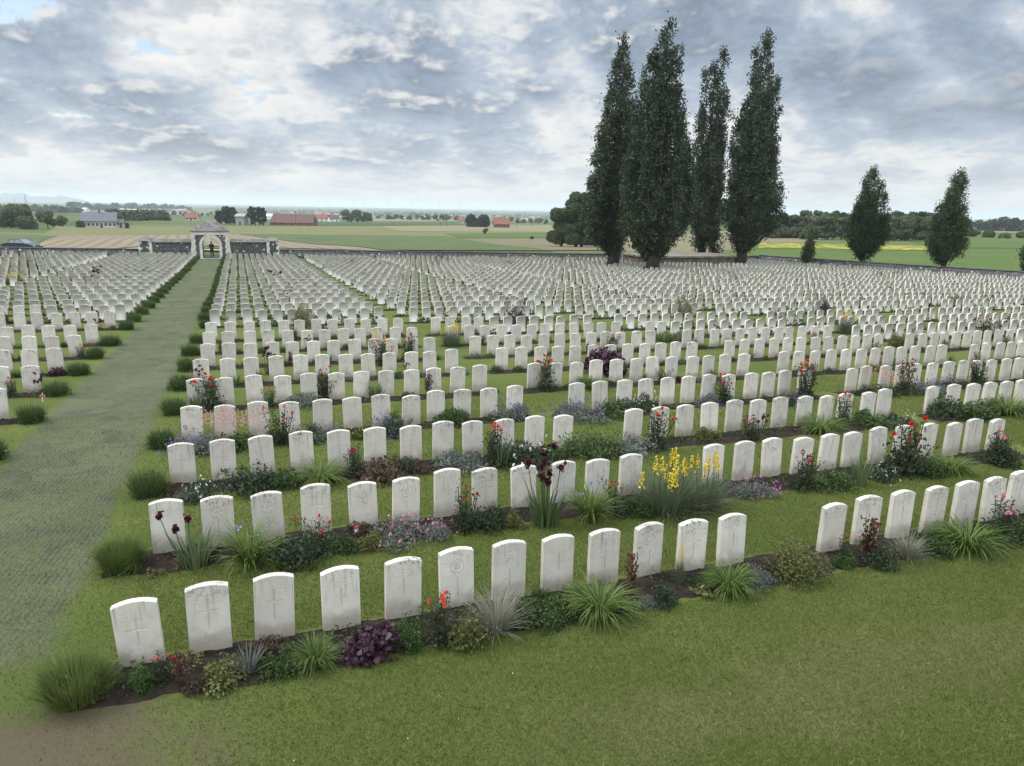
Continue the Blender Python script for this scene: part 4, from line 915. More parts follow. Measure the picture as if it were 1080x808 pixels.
# smaller plants before the other headstones of the nearer rows
KINDS = (['mound']*7+['darkmound']*7+['greymound']*4+['yellowmound']*2+['russet']*3+['rose_red']*3+['rose_crimson']+['rose_pink']+['bronzerose']+['catmint']+['daylily']*2+['irisleaf']*2+['heuchera']+['whitelow']+['fescue']+['darkiris']+['feathery'])
small = {'rose_red': .42, 'rose_crimson': .40, 'rose_pink': .40, 'bronzerose': .45, 'daylily': .25, 'irisleaf': .34, 'darkiris': .48, 'feathery': .24, 'mound': .17, 'darkmound': .21, 'heuchera': .22, 'fescue': .22}
for s in NEAR:
    x, y, j, c, side = s
    if (j, c, side) in taken: continue
    if j < 4 and rng.random() < 0.40: continue
    if j >= 4 and rng.random() < 0.08: continue
    k = KINDS[int(rng.integers(len(KINDS)))]
    p = (x+rng.uniform(-0.05, 0.55), y-rng.uniform(0.16, 0.34))
    put(k, p, small.get(k, INFO[k][2]*0.9)*rng.uniform(0.8, 1.15), '%s by %s headstone %s the path, %s' % (INFO[k][0], ordn(c+1), 'right of' if side else 'left of', rowname(j)[4:]), 'plants in the headstone beds', wide=rng.uniform(.75, 1.05))
for s in NEAR:                      # small fillers at the foot of the first rows' stones
    x, y, j, c, side = s
    if j > 3 or rng.random() < 0.35: continue
    k = ['mound', 'darkmound', 'yellowmound', 'greymound', 'russet', 'seedling', 'feathery'][int(rng.integers(7))]
    put(k, (x+rng.uniform(-.12, .48), y-rng.uniform(.10, .42)), rng.uniform(.07, .15), 'small %s low under %s headstone %s the path, %s' % (INFO[k][0].replace('small ', '').replace('low ', ''), ordn(c+1), 'right of' if side else 'left of', rowname(j)[4:]), 'small plants at the foot of headstones', wide=rng.uniform(.8, 1.25))
# unused originals go
for key, o in PROTO.items():
    if key not in used_proto:
        for ch in KIDS_OF(o):
            for g2 in KIDS_OF(ch): bpy.data.objects.remove(g2)
            bpy.data.objects.remove(ch)
        bpy.data.objects.remove(o)
# the low planting of the farther rows: a mass of leaves nobody could count
def far_planting():
    C, sz, vr = [], [], []
    for s in FAR:
        x, y, j, c, side = s; D = depth((x, y))
        if D < 10 : n = 0
        n = 26 if D < 45 else 9
        if rng.random() < 0.12: continue
        h = rng.choice([0.10, 0.16, 0.24, 0.40], p=[.30, .36, .25, .09]); cx, cy_ = x+rng.uniform(0.0, 0.6), y-rng.uniform(0.15, 0.4)
        P = np.stack([cx+rng.normal(0, .13, n), cy_+rng.normal(0, .10, n), np.abs(rng.normal(0, 0.6, n))*h], -1); P[:, 2] += zf(P[:, 0], P[:, 1])+0.02
        C.append(P); sz.append(np.full(n, 0.13 if D < 45 else 0.19)); vr.append(np.full(n, rng.random()))
    C = np.concatenate(C); V, F, var = leaves(C, np.concatenate(sz), 0.7, 0.4, seed=77)
    return np_mesh('bed_plants', V, F, M_FARPLANT, var=np.repeat(np.concatenate(vr), 4)*0.8+var*0.2)
def farplant_mat():
    t = NT('mixed_bed_leaves'); a = t.n('Attribute', _attribute_name='var')
    c = t.ramp(a.outputs['Fac'], [(0.0, (0.025, 0.045, 0.016)), (0.3, (0.055, 0.085, 0.028)), (0.5, (0.10, 0.12, 0.06)), (0.62, (0.045, 0.025, 0.022)), (0.70, (0.06, 0.09, 0.03)), (0.80, (0.14, 0.13, 0.06))])
    return t.finish(c, 0.6, 0.2, None, 0, 0.2)
M_FARPLANT = farplant_mat()
tag(link('bed_plants', far_planting()), 'low leafy planting in the beds of the farther rows', kind='stuff')
# self-sown flowers along the alleys between blocks
n_al = 0
for b in (1, 2, 3):
    for j in range(9, NROW, 2 if b == 1 else 4):
        x, y = X0+BLK*b-0.75, row_y(j)-0.2
        if not in_frame(x, y): continue
# creeping cover over the soil of the nearer beds
def ground_cover():
    C, vr = [], []
    for s in NEAR:
        x, y, j, c, side = s
        if rng.random() < 0.15: continue
        n = int(rng.uniform(40, 220)); v0 = rng.random()
        P = np.stack([x+rng.uniform(-.1, .5)+rng.normal(0, .15, n), y-.22+rng.normal(0, .13, n), np.abs(rng.normal(0, .035, n))], -1)
        P = P[(P[:, 1] < y-.01) & (P[:, 1] > y-.62)]; P[:, 2] += zf(P[:, 0], P[:, 1])+.035; C.append(P); vr.append(np.full(len(P), v0))
    C = np.concatenate(C); V, F, var = leaves(C, .034, .6, .3, seed=79); return np_mesh('ground_cover', V, F, M_FARPLANT, var=np.repeat(np.concatenate(vr), 4)*.85+var*.15)
tag(link('ground_cover', ground_cover()), 'creeping leaves over the soil of the nearer beds', kind='stuff')
# a few fallen petals and daisies on the turf
def daisies():
    n = 60; Y = 4+rng.random(n)**1.4*12; X = -.2*Y+rng.random(n)*(1.5*Y+1); ok = X > PL1+.4
    for j in range(6): ok &= ~((Y > row_y(j)-.75) & (Y < row_y(j)+.25))
    X, Y = X[ok], Y[ok]; C = np.stack([X, Y, zf(X, Y)+.026], -1); V, F, var = leaves(C, .014, .9, 2.0, seed=81)
    return np_mesh('daisies', V, F, P_WHITE, var=var)
tag(link('daisies', daisies()), 'scattered daisies and fallen petals on the mown lawn', kind='stuff')
# small tokens left by visitors
def cross_token(px, py, label, arm=0.06):
    p = at(px, py); r = empty('remembrance_cross', (p[0], p[1], p[2]+0.01), rng.uniform(-.3, .3)); r.rotation_euler[0] = -0.15
    mb = MB(); mb.box(-.011, .011, -.004, .004, -.03, .20); mb.box(-.06, -.0115, -.004, .004, .12, .142); mb.box(.0115, .06, -.004, .004, .12, .142)
    part('wooden_cross', mb.mesh('wooden_cross', plain('pale_wood', (0.62, 0.50, 0.40), 0.7)), r)
    m2 = MB(); m2.prism([(.026*math.cos(2*math.pi*k/10), .131+.026*math.sin(2*math.pi*k/10)) for k in range(10)], -.012, -.0045); part('poppy', m2.mesh('poppy', plain('poppy_red', (0.60, 0.02, 0.02), 0.6)), r)
    tag(r, label, 'cross', 'remembrance crosses')
cross_token(45, 424, 'small wooden cross with red poppy by the lavender left of the path')
cross_token(1041, 441, 'small wooden cross with red poppy far right in the third row bed')
p = at(376.5, 565); r = empty('grave_candle', (p[0], p[1], p[2]+0.01))
mb = MB(); mb.tube([(0, 0, 0), (0, 0, .06), (0, 0, .10)], [.026, .030, .027], 10); part('cup', mb.mesh('cup', plain('white_wax', (0.70, 0.66, 0.58), 0.4)), r)
mb = MB(); mb.tube([(0, 0, .101), (0, 0, .125), (0, 0, .132)], [.029, .029, .012], 10); part('lid', mb.mesh('lid', plain('red_plastic', (0.50, 0.03, 0.03), 0.35)), r)
tag(r, 'small candle with a red lid before the maple leaf headstone', 'candle')

# ---------------------------------------------------------------- grass blades on the nearest lawn
def lawn_blades(n_try, y_lim):
    Y = 2.6+(y_lim-2.6)*rng.random(n_try)
    keep = rng.random(n_try) < np.minimum(1, (6.5/Y)**1.6); Y = Y[keep]
    X = -0.34*Y-1.6+rng.random(len(Y))*(1.66*Y+2.6+0.34*Y+1.6)
    edge_r = PL1+0.25*(1-sstep(4.0, 10.0, Y)); fade = np.clip((X-edge_r+0.30)/0.6+rng.normal(0, .25, len(X)), 0, 1)
    ok = (fade > 0.5) | (rng.random(len(X)) < 0.38)
    worn = np.hypot(X+2.0, (Y-5.3)*1.35); ok &= ~((worn < 1.7+rng.normal(0, .35, len(X))) & (rng.random(len(X)) < 0.88))
    for j in range(6):
        ry = row_y(j); inb = (Y > ry-0.62) & (Y < ry+0.15) & (X > X0-0.48); ok &= ~inb
    X, Y = X[ok], Y[ok]; n = len(X); Z = zf(X, Y)
    h = rng.uniform(.013, .032, n); a = rng.uniform(0, 6.28, n); wd = rng.uniform(.0016, .0034, n)*np.clip(Y/6.0, 1, 2.6); ln = rng.uniform(.0, .030, n); la = rng.uniform(0, 6.28, n)
    big = rng.random(n) < 0.05; h = np.where(big, h*1.5, h); wd = np.where(big, wd*2.1, wd); ln = np.where(big, ln*1.8, ln)
    B = np.stack([X, Y, Z-0.003], -1); s = np.stack([np.cos(a), np.sin(a), 0*a], -1)*wd[:, None]
    tip = B+np.stack([np.cos(la)*ln, np.sin(la)*ln, h], -1)
    V = np.stack([B-s, B+s, tip], 1).reshape(-1, 3); F = np.arange(3*n).reshape(n, 3)
    return np_mesh('grass', V, F, M_BLADE, var=np.repeat(np.where(big, rng.choice([.1, .6, .85], n), rng.random(n)), 3))
def blade_mat():
    t = NT('grass_blade'); a = t.n('Attribute', _attribute_name='var'); g = t.n('NewGeometry').outputs['Position']
    n = t.noise(g, 0.5, 4, 0.6); s = t.n('SeparateXYZ'); t.set(s.inputs[0], g)
    c = t.ramp(a.outputs['Fac'], [(0.0, (0.055, 0.090, 0.015)), (0.6, (0.132, 0.162, 0.035)), (0.85, (0.20, 0.208, 0.062)), (1.0, (0.32, 0.30, 0.14))])
    nz = t.noise(g, 1.3, 5, 0.65)
    q = t.math('ADD', t.math('MULTIPLY', t.math('ABSOLUTE', t.math('SUBTRACT', s.outputs[1], 4.35)), -0.75), t.math('MULTIPLY', nz, 1.5))
    dry = t.math('MULTIPLY', t.step(q, 0.15, 0.75), t.step(t.math('ADD', s.outputs[0], t.math('MULTIPLY', nz, 2.0)), 1.6, 4.6))
    c = t.mix(t.math('MULTIPLY', dry, 0.4), c, (0.18, 0.165, 0.07, 1))
    c = t.mix(t.math('MULTIPLY', t.step(n, 0.45, 0.7), 0.35), c, (0.155, 0.165, 0.052, 1))
    return t.finish(c, 0.7, 0.15, None, 0, 0.35)
M_BLADE = blade_mat()
tag(link('grass', lawn_blades(2400000, 17.0)), 'short mown grass blades of the nearest lawn', kind='stuff')
# ---------------------------------------------------------------- flint walls, gatehouse
def flint_mat():
    t = NT('flint'); tc = t.n('TexCoord'); p = tc.outputs['Object']
    v = t.n('TexVoronoi', _feature='F1', Scale=7.0); t.set(v.inputs['Vector'], p); s = t.n('SeparateColor'); t.set(s.inputs[0], v.outputs['Color'])
    e = t.n('TexVoronoi', _feature='DISTANCE_TO_EDGE', Scale=7.0); t.set(e.inputs['Vector'], p)
    c = t.ramp(s.outputs[0], [(0.0, (0.022, 0.023, 0.028)), (0.45, (0.05, 0.052, 0.06)), (0.8, (0.095, 0.095, 0.10)), (0.93, (0.16, 0.155, 0.15))])
    c = t.mix(t.math('LESS_THAN', e.outputs['Distance'], 0.05), c, (0.12, 0.115, 0.105, 1))
    w_ = t.n('TexVoronoi', _feature='F1', Scale=1.9, Randomness=1.0); t.set(w_.inputs['Vector'], p)
    c = t.mix(t.math('LESS_THAN', w_.outputs['Distance'], 0.20), c, (0.50, 0.48, 0.43, 1))
    return t.finish(c, 0.7, 0.4, t.bump(e.outputs['Distance'], 0.8, 0.05))
M_FLINT = flint_mat()
M_WSTONE = plain('white_quoin_stone', (0.56, 0.535, 0.465), 0.85, 0.2, vary=0.18, scale=3, bump=0.2)
M_COPING = plain('grey_coping', (0.24, 0.235, 0.22), 0.9, 0.2, vary=0.25, scale=2)
def slate_mat(name, col):
    t = NT(name); tc = t.n('TexCoord'); p = tc.outputs['Object']; s = t.n('SeparateXYZ'); t.set(s.inputs[0], p)
    rows = t.math('FRACT', t.math('MULTIPLY', s.outputs[2], 7.0)); v = t.n('TexVoronoi', _feature='F1', Scale=3.6); t.set(v.inputs['Vector'], p); q = t.n('SeparateColor'); t.set(q.inputs[0], v.outputs['Color'])
    c = t.mix(q.outputs[0], c4(tuple(x*0.7 for x in col)), c4(tuple(x*1.3 for x in col)))
    c = t.mix(t.math('MULTIPLY', t.step(rows, 0.75, 0.95), 0.5), c, c4(tuple(x*0.4 for x in col)))
    n = t.noise(p, 1.2, 5, 0.7)
    return t.finish(t.mix(t.math('MULTIPLY', t.step(n, 0.45, 0.7), 0.4), c, c4((col[0]*1.15, col[1]*1.2, col[2]*0.95))), 0.85, 0.25, t.bump(rows, 0.3, 0.02))
M_SLATE = slate_mat('stone_slates', (0.165, 0.152, 0.14))
M_IRON = plain('dark_iron', (0.03, 0.03, 0.033), 0.5, 0.5)
M_PAVE = plain('grey_paving', (0.30, 0.30, 0.29), 0.9, 0.2, vary=0.15, scale=2)
GX, GY = -2.86, 88.2; gz = float(zf(GX, GY-1.0))
g = empty('gatehouse', (GX, GY, gz))
tag(g, 'small flint gatehouse with white stone arch and pyramid slate roof', 'gatehouse')
HW, DP, EH = 1.83, 1.7, 3.02          # half width, half depth, eaves height
OW, OS = 0.86, 1.50                   # half width of the opening, springing height
def arch_panel(y0, y1, mat_i, x_in, x_out, top, name, mats):
    """wall panel with an arched opening of half width x_in"""
    mb = MB(); N = 16; A = [(x_in*math.cos(math.pi*k/N), OS+x_in*math.sin(math.pi*k/N)) for k in range(N+1)]
    mb.box(x_in, x_out, y0, y1, -0.3, OS); mb.box(-x_out, -x_in, y0, y1, -0.3, OS)
    for k in range(N):
        (xa, za), (xb, zb) = A[k], A[k+1]
        oa, ob = (x_out, top), (x_out, top)
        # outer points run along the top edge
        ta, tb = k/N, (k+1)/N
        def outp(tq):
            s = tq*(2*x_out+2*(top-OS)); 
            if s < top-OS: return (x_out, OS+s)
            if s < top-OS+2*x_out: return (x_out-(s-(top-OS)), top)
            return (-x_out, top-(s-(top-OS)-2*x_out))
        pa, pb = outp(ta), outp(tb)
        poly = [(xa, za), pa]
        for c_ in ((x_out, top), (-x_out, top)):
            sc_ = (top-OS) if c_[0] > 0 else (top-OS+2*x_out); tq = sc_/(2*x_out+2*(top-OS))
            if ta+1e-6 < tq < tb-1e-6: poly.append(c_)
        poly += [pb, (xb, zb)]
        mb.prism(poly, y0, y1, mat_i)
    return mb.mesh(name, mats)
part('wall', arch_panel(-DP, -DP+0.45, 0, OW+0.30, HW-0.28, EH-0.42, 'wall', M_FLINT), g)
part('wall', arch_panel(DP-0.45, DP, 0, OW+0.30, HW-0.28, EH-0.42, 'wall', M_FLINT), g)
mb = MB(); mb.box(-HW+.02, -HW+0.45, -DP+.47, DP-.47, -.3, EH-.42); mb.box(HW-0.45, HW-.02, -DP+.47, DP-.47, -.3, EH-.42); part('side_wall', mb.mesh('side_wall', M_FLINT), g)
def arch_ring(y0, y1):
    mb = MB(); N = 15; ri, ro = OW, OW+0.297
    for s in (-1, 1):
        for k in range(5):
            z0 = -0.02+k*OS/5; mb.box(min(s*ri, s*(ro-.004)), max(s*ri, s*(ro-.004)), y0-.004*(k % 2), y1, z0, z0+OS/5-0.006)
    for k in range(N):
        a0, a1 = math.pi*k/N+0.004, math.pi*(k+1)/N-0.004
        mb.prism([(ri*math.cos(a0), OS+ri*math.sin(a0)), (ro*math.cos(a0), OS+ro*math.sin(a0)), (ro*math.cos(a1), OS+ro*math.sin(a1)), (ri*math.cos(a1), OS+ri*math.sin(a1))], y0-.004*(k % 2), y1)
    return mb.mesh('arch', M_WSTONE)
part('arch', arch_ring(-DP-0.05, -DP+0.6), g); part('arch', arch_ring(DP-0.6, DP+0.05), g)
mb = MB()
for s in (-1, 1):
    for k in range(9):
        wq = 0.27 if k % 2 else 0.36; z0 = -.1+k*0.315; flare = 0.30*max(0, 1-k/6)
        x0, x1 = s*(HW-wq), s*(HW+0.04+flare)
        mb.box(min(x0, x1), max(x0, x1), -DP-0.04-flare*0.5-.002*(k % 2), -DP+0.5, z0, z0+0.31)
mb.box(-HW-.06, HW+.06, -DP-.07, DP+.07, EH-.415, EH-.02)
part('quoins', mb.mesh('quoins', M_WSTONE), g)
mb = MB(); e = 0.14
B_ = [(-HW-e, -DP-e, EH), (HW+e, -DP-e, EH), (HW+e, DP+e, EH), (-HW-e, DP+e, EH)]
mid = [(-HW*0.45, -DP*0.45, EH+0.95), (HW*0.45, -DP*0.45, EH+0.95), (HW*0.45, DP*0.45, EH+0.95), (-HW*0.45, DP*0.45, EH+0.95)]
low = [(x*0.995, y*0.995, EH-.12) for x, y, z in B_]
mb.add(low+B_+mid+[(0, 0, EH+1.26)], [(3, 2, 1, 0)]+[(i, (i+1) % 4, 4+(i+1) % 4, 4+i) for i in range(4)]+[(4+i, 4+(i+1) % 4, 8+(i+1) % 4, 8+i) for i in range(4)]+[(8+i, 8+(i+1) % 4, 12) for i in range(4)])
part('roof', mb.mesh('roof', M_SLATE), g)
mb = MB(); mb.box(-OW-.3, OW+.3, -DP-.35, DP+.3, -.25, .05); part('threshold', mb.mesh('threshold', M_WSTONE), g)
mb = MB(); mb.box(-OW+.01, OW-.01, -DP-.2, DP+.2, .052, .06); part('floor', mb.mesh('floor', M_PAVE), g)
for s in (-1, 1):                        # the two iron leaves standing ajar at the outer side
    mb = MB(); x0 = s*OW*0.97; n = 7
    for k in range(n):
        q = k/(n-1); x = x0-s*q*0.80; y = DP-.75+q*0.10
        mb.box(x-.014, x+.014, y-.014, y+.014, .07, 1.02+.05*(k % 2))
    mb.box(min(x0, x0-s*.80), max(x0, x0-s*.80), DP-.69, DP-.66, .94, .99); mb.box(min(x0, x0-s*.80), max(x0, x0-s*.80), DP-.69, DP-.66, .13, .18)
    part('gate_leaf', mb.mesh('gate_leaf', M_IRON), g)
# the wing walls with their end piers
def wing(s):
    r = empty('wing_wall', (GX, GY, gz)); tag(r, 'flint wing wall with grey coping %s of the gatehouse' % ('left' if s < 0 else 'right'), 'wall', 'wing walls of the gatehouse')
    def bx(a, b): return (min(s*a, s*b), max(s*a, s*b))
    mb = MB(); mb.box(*bx(HW+.15, 5.85), -1.25, -.85, -.6, 1.78); part('wall', mb.mesh('wall', M_FLINT), r)
    mb = MB(); mb.box(*bx(6.15, 7.05), -1.35, .6, -.6, 1.86); part('pier', mb.mesh('pier', M_FLINT), r)
    mb = MB()
    for k in range(8):
        w1 = .30+.07*(k % 2); mb.box(*bx(5.86, 5.86+w1-.02), -1.40-.003*(k % 2), -.80, -.55+k*.305, -.55+k*.305+.30); mb.box(*bx(7.06-.2*(k % 2), 7.18), -1.40-.003*(k % 2), .62, -.55+k*.305, -.55+k*.305+.30)
    part('quoins', mb.mesh('quoins', M_WSTONE), r)
    mb = MB(); x0, x1 = bx(HW+.2, 5.82)
    mb.add([(x0, -1.45, 1.79), (x1, -1.45, 1.79), (x1, -.65, 1.79), (x0, -.65, 1.79), (x0, -1.05, 2.13), (x1, -1.05, 2.13)], [(0, 1, 5, 4), (2, 3, 4, 5), (0, 4, 3), (1, 2, 5), (3, 2, 1, 0)])
    part('coping', mb.mesh('coping', M_SLATE), r)
    mb = MB(); x0, x1 = bx(5.84, 7.25); xa, xb = bx(6.2, 6.9)
    mb.add([(x0, -1.5, 1.90), (x1, -1.5, 1.90), (x1, .7, 1.90), (x0, .7, 1.90), (xa, -.7, 2.28), (xb, -.7, 2.28), (xb, 0, 2.28), (xa, 0, 2.28)], [(3, 2, 1, 0), (4, 5, 6, 7), (0, 1, 5, 4), (1, 2, 6, 5), (2, 3, 7, 6), (3, 0, 4, 7)])
    part('cap', mb.mesh('cap', M_SLATE), r)
wing(-1); wing(1)
# boundary walls
def wall_run(p0, p1, name, label, h, n=40, t=0.42):
    p0, p1 = np.array(p0, float), np.array(p1, float); d = (p1-p0)/np.linalg.norm(p1-p0); nn = np.array([-d[1], d[0]])
    V, F = [], []; C, CF = [], []
    for k in range(n+1):
        q = p0+(p1-p0)*k/n; z = float(zf(*q))
        for sgn, zz in ((-1, -.5), (-1, h), (1, h), (1, -.5)):
            a = q+nn*t/2*sgn; V.append((a[0], a[1], z+zz))
        for sgn, zz in ((-1, h+.004), (-1, h+.10), (1, h+.10), (1, h+.004)):
            a = q+nn*(t/2+.04)*sgn; C.append((a[0], a[1], z+zz))
        if k:
            o = 4*(k-1); f = [(o+i, o+(i+1) % 4, o+4+(i+1) % 4, o+4+i) for i in range(4)]; F += f; CF += f
    F += [(0, 1, 2, 3), (4*n+3, 4*n+2, 4*n+1, 4*n)]; CF += [(0, 1, 2, 3), (4*n+3, 4*n+2, 4*n+1, 4*n)]
    r = empty(name); tag(r, label, 'wall', 'boundary walls of the cemetery')
    part('masonry', np_mesh('masonry', V, np.array(F), M_FLINT), r); part('coping', np_mesh('coping', C, np.array(CF), M_WALLCOP), r)
M_WALLCOP = plain('dark_coping', (0.11, 0.105, 0.10), 0.9, 0.2, vary=0.3, scale=1.2)
YW = 89.2
wall_run((GX+7.3, YW), (float(wall_x(YW)), YW), 'boundary_wall', 'low dark flint wall running right from the gatehouse behind the poplars', 0.92)
wall_run((GX-7.3, YW), (-45, YW), 'boundary_wall', 'low dark flint wall running left from the gatehouse towards the car', 0.78)
wall_run((float(wall_x(YW)), YW-.3), (float(wall_x(20)), 20), 'boundary_wall', 'dark flint side wall sloping down to the right below the hornbeams', 1.05)

# concrete block house capped with stone among the poplars
bz = float(zf(53.5, 78)); r = empty('block_house', (53.5, 79.9, bz)); tag(r, 'low brown stone block house with flat top among the poplar trunks', 'bunker')
M_BLOCK = plain('brown_rubble', (0.125, 0.105, 0.085), 0.9, 0.2, vary=0.45, scale=1.6, bump=0.5)
mb = MB(); mb.box(-6.6, 6.6, -3.2, 3.2, -.6, 1.22); part('wall', mb.mesh('wall', M_BLOCK), r)
mb = MB(); mb.box(-6.8, 6.8, -3.4, 3.4, 1.223, 1.42); part('cap_slab', mb.mesh('cap_slab', plain('weathered_slab', (0.21, 0.185, 0.15), 0.9, 0.2, vary=0.3, scale=0.8)), r)

# ---------------------------------------------------------------- a visitor under the arch
def person():
    me = bpy.data.meshes.new('person'); J = {}
    def V(n, p, rd): J[n] = (len(J), p, rd)
    V('pelvis', (0, 0, .95), .155); V('waist', (0, .01, 1.10), .145); V('chest', (0, .0, 1.32), .165); V('neck', (0, -.01, 1.50), .062); V('head', (0, -.025, 1.60), .085); V('crown', (0, -.02, 1.72), .078)
    for s, n in ((-1, 'a'), (1, 'b')):
        V('hip'+n, (s*.10, 0, .88), .105); V('knee'+n, (s*.11, -.03*s, .50), .070); V('ankle'+n, (s*.12, .02, .09), .048); V('toe'+n, (s*.13, -.15, .045), .040)
        V('sh'+n, (s*.19, 0, 1.41), .075); V('elbow'+n, (s*.27, -.01, 1.13), .052); V('wrist'+n, (s*.17, -.20, 1.07), .036); V('hand'+n, (s*.11, -.26, 1.10), .036)
    E = [('pelvis', 'waist'), ('waist', 'chest'), ('chest', 'neck'), ('neck', 'head'), ('head', 'crown')]
    for n in 'ab': E += [('pelvis', 'hip'+n), ('hip'+n, 'knee'+n), ('knee'+n, 'ankle'+n), ('ankle'+n, 'toe'+n), ('chest', 'sh'+n), ('sh'+n, 'elbow'+n), ('elbow'+n, 'wrist'+n), ('wrist'+n, 'hand'+n)]
    me.from_pydata([v[1] for v in J.values()], [(J[a][0], J[b][0]) for a, b in E], [])
    o = link('person', me); m = o.modifiers.new('skin', 'SKIN')
    for i, v in enumerate(J.values()): me.skin_vertices[0].data[i].radius = (v[2], v[2]*(0.8 if 'hip' not in list(J)[i] else 1))
    me.skin_vertices[0].data[0].use_root = True
    s = o.modifiers.new('sub', 'SUBSURF'); s.levels = 2; s.render_levels = 2
    dg = bpy.context.evaluated_depsgraph_get(); ev = bpy.data.meshes.new_from_object(o.evaluated_get(dg)); o.modifiers.clear(); o.data = ev
    ev.materials.clear()
    for m in (plain('dark_coat', (0.022, 0.023, 0.028), 0.8), plain('dark_trousers', (0.028, 0.03, 0.045), 0.85), plain('skin', (0.42, 0.27, 0.20), 0.6), plain('black_shoes', (0.012, 0.012, 0.012), 0.5)): ev.materials.append(m)
    for p_ in ev.polygons:
        c = p_.center; p_.use_smooth = True
        p_.material_index = 2 if c.z > 1.49 or (c.z > 1.02 and c.y < -.225) else 3 if c.z < .10 else 1 if c.z < .93 else 0
    return o
po = person(); po.location = (GX+0.05, GY-0.7, gz+0.062); po.rotation_euler = (0, 0, 0.2)
tag(po, 'person in dark coat and trousers standing under the gatehouse arch', 'person')
bm = bmesh.new(); bmesh.ops.create_icosphere(bm, subdivisions=3, radius=.105)
for v in bm.verts:
    v.co.z *= 0.92; v.co += Vector((0, .012, 1.675))
bmesh.ops.delete(bm, geom=[v for v in bm.verts if v.co.y < -.055 and v.co.z < 1.70], context='VERTS'); me = bpy.data.meshes.new('hair'); bm.to_mesh(me); bm.free(); me.materials.append(plain('dark_hair', (0.02, 0.015, 0.012), 0.6))
part('hair', me, po)
bm = bmesh.new()
for x in (-.032, .032):
    bmesh.ops.create_icosphere(bm, subdivisions=1, radius=.010, matrix=Matrix.Translation((x, -.095, 1.635)))
me = bpy.data.meshes.new('eyes'); bm.to_mesh(me); bm.free(); me.materials.append(plain('dark_eye', (0.02, 0.02, 0.02), 0.3)); part('eyes', me, po)

# ---------------------------------------------------------------- parked car on the lane
def car():
    pa, pb = at(6, 262.3), at(36, 262.8); p = at_d(20, 93.0); p = at_d(21, 95.0); p.y = float(road_y(p.x)); p.z = float(zf(p.x, p.y))+0.225
    r = empty('parked_car', p, -math.atan(0.52)); tag(r, 'dark blue saloon car on the lane beyond the left wall', 'car')
    paint = plain('dark_blue_paint', (0.035, 0.042, 0.06), 0.25, 0.6, 0.3, vary=0.03); glass = plain('car_glass', (0.16, 0.19, 0.21), 0.08, 0.8, vary=0.02); tyre = plain('tyre_rubber', (0.02, 0.02, 0.02), 0.9); rim = plain('alloy', (0.45, 0.45, 0.46), 0.35, 0.5, 0.8); lampm = plain('lamp_glass', (0.65, 0.65, 0.62), 0.15, 0.7)
    low_ = [(-2.28, .32), (-2.32, .62), (-2.25, .80), (-1.70, .93), (-1.35, .97), (1.05, .96), (1.75, .84), (2.22, .70), (2.32, .52), (2.25, .28)]
    prof = low_; mb = MB(); n = len(prof); V = []
    for y, ins, zz in ((-.90, 0.06, 0.0), (-.86, 0.0, 0.02), (.86, 0.0, 0.02), (.90, 0.06, 0.0)):
        V += [(x*(1-ins*.4), y, z+zz) for x, z in prof]
    F = [tuple(range(n)), tuple(range(4*n-1, 3*n-1, -1))]
    for k in range(3): F += [(k*n+i, (k+1)*n+i, (k+1)*n+(i+1) % n, k*n+(i+1) % n) for i in range(n)]
    mb.add(V, F); part('body', mb.mesh('body', paint), r)
    cab = [(-1.72, .95), (-1.05, 1.36), (-.55, 1.45), (.25, 1.43), (1.12, .96)]; mb = MB(); n = 5
    V = [(x, -.80+.16*(z-.95)/.5, z) for x, z in cab]+[(x, .80-.16*(z-.95)/.5, z) for x, z in cab]
    mb.add(V, [(0, 1, 2, 3, 4), (9, 8, 7, 6, 5)]+[(i, 5+i, 5+(i+1), i+1) for i in range(4)]); part('window', mb.mesh('window', glass), r)
    mb = MB(); V = [(x, -.70, z+.018) for x, z in cab[1:4]]+[(x, .70, z+.018) for x, z in cab[1:4]]+[(x, -.66, z-.02) for x, z in cab[1:4]]+[(x, .66, z-.02) for x, z in cab[1:4]]
    mb.add(V, [(0, 1, 4, 3), (1, 2, 5, 4), (6, 7, 1, 0), (7, 8, 2, 1), (3, 4, 10, 9), (4, 5, 11, 10), (0, 3, 9, 6), (2, 8, 11, 5)])
    for y in (-.745, .745):
        for x0, z0, x1, z1 in ((-.40, .96, -.34, 1.45), (-1.5, .97, -1.02, 1.37), (1.06, .97, .27, 1.43)): mb.tube([(x0, y*1.06, z0), (x1, y*.90, z1)], [.04, .035], 5)
    part('roof', mb.mesh('roof', paint), r)
    for x in (-1.42, 1.40):
        for y in (-.80, .80):
            mb = MB(); mb.prism([(.315*math.cos(2*math.pi*k/20), .315*math.sin(2*math.pi*k/20)) for k in range(20)], -.11, .11); w_ = part('wheel', mb.mesh('wheel', tyre), r, (x, y, .315))
            mb = MB(); s = -1 if y < 0 else 1; mb.prism([(.20*math.cos(2*math.pi*k/16), .20*math.sin(2*math.pi*k/16)) for k in range(16)], min(s*.112, s*.125), max(s*.112, s*.125)); part('rim', mb.mesh('rim', rim), w_)
    for y in (-.62, .62):
        mb = MB(); mb.box(2.19, 2.30, y-.17, y+.17, .60, .70); part('headlight', mb.mesh('headlight', lampm), r)
        mb = MB(); mb.box(-2.335, -2.26, y-.17, y+.17, .66, .78); part('tail_light', mb.mesh('tail_light', plain('red_lamp', (0.30, 0.02, 0.02), 0.2)), r)
car()
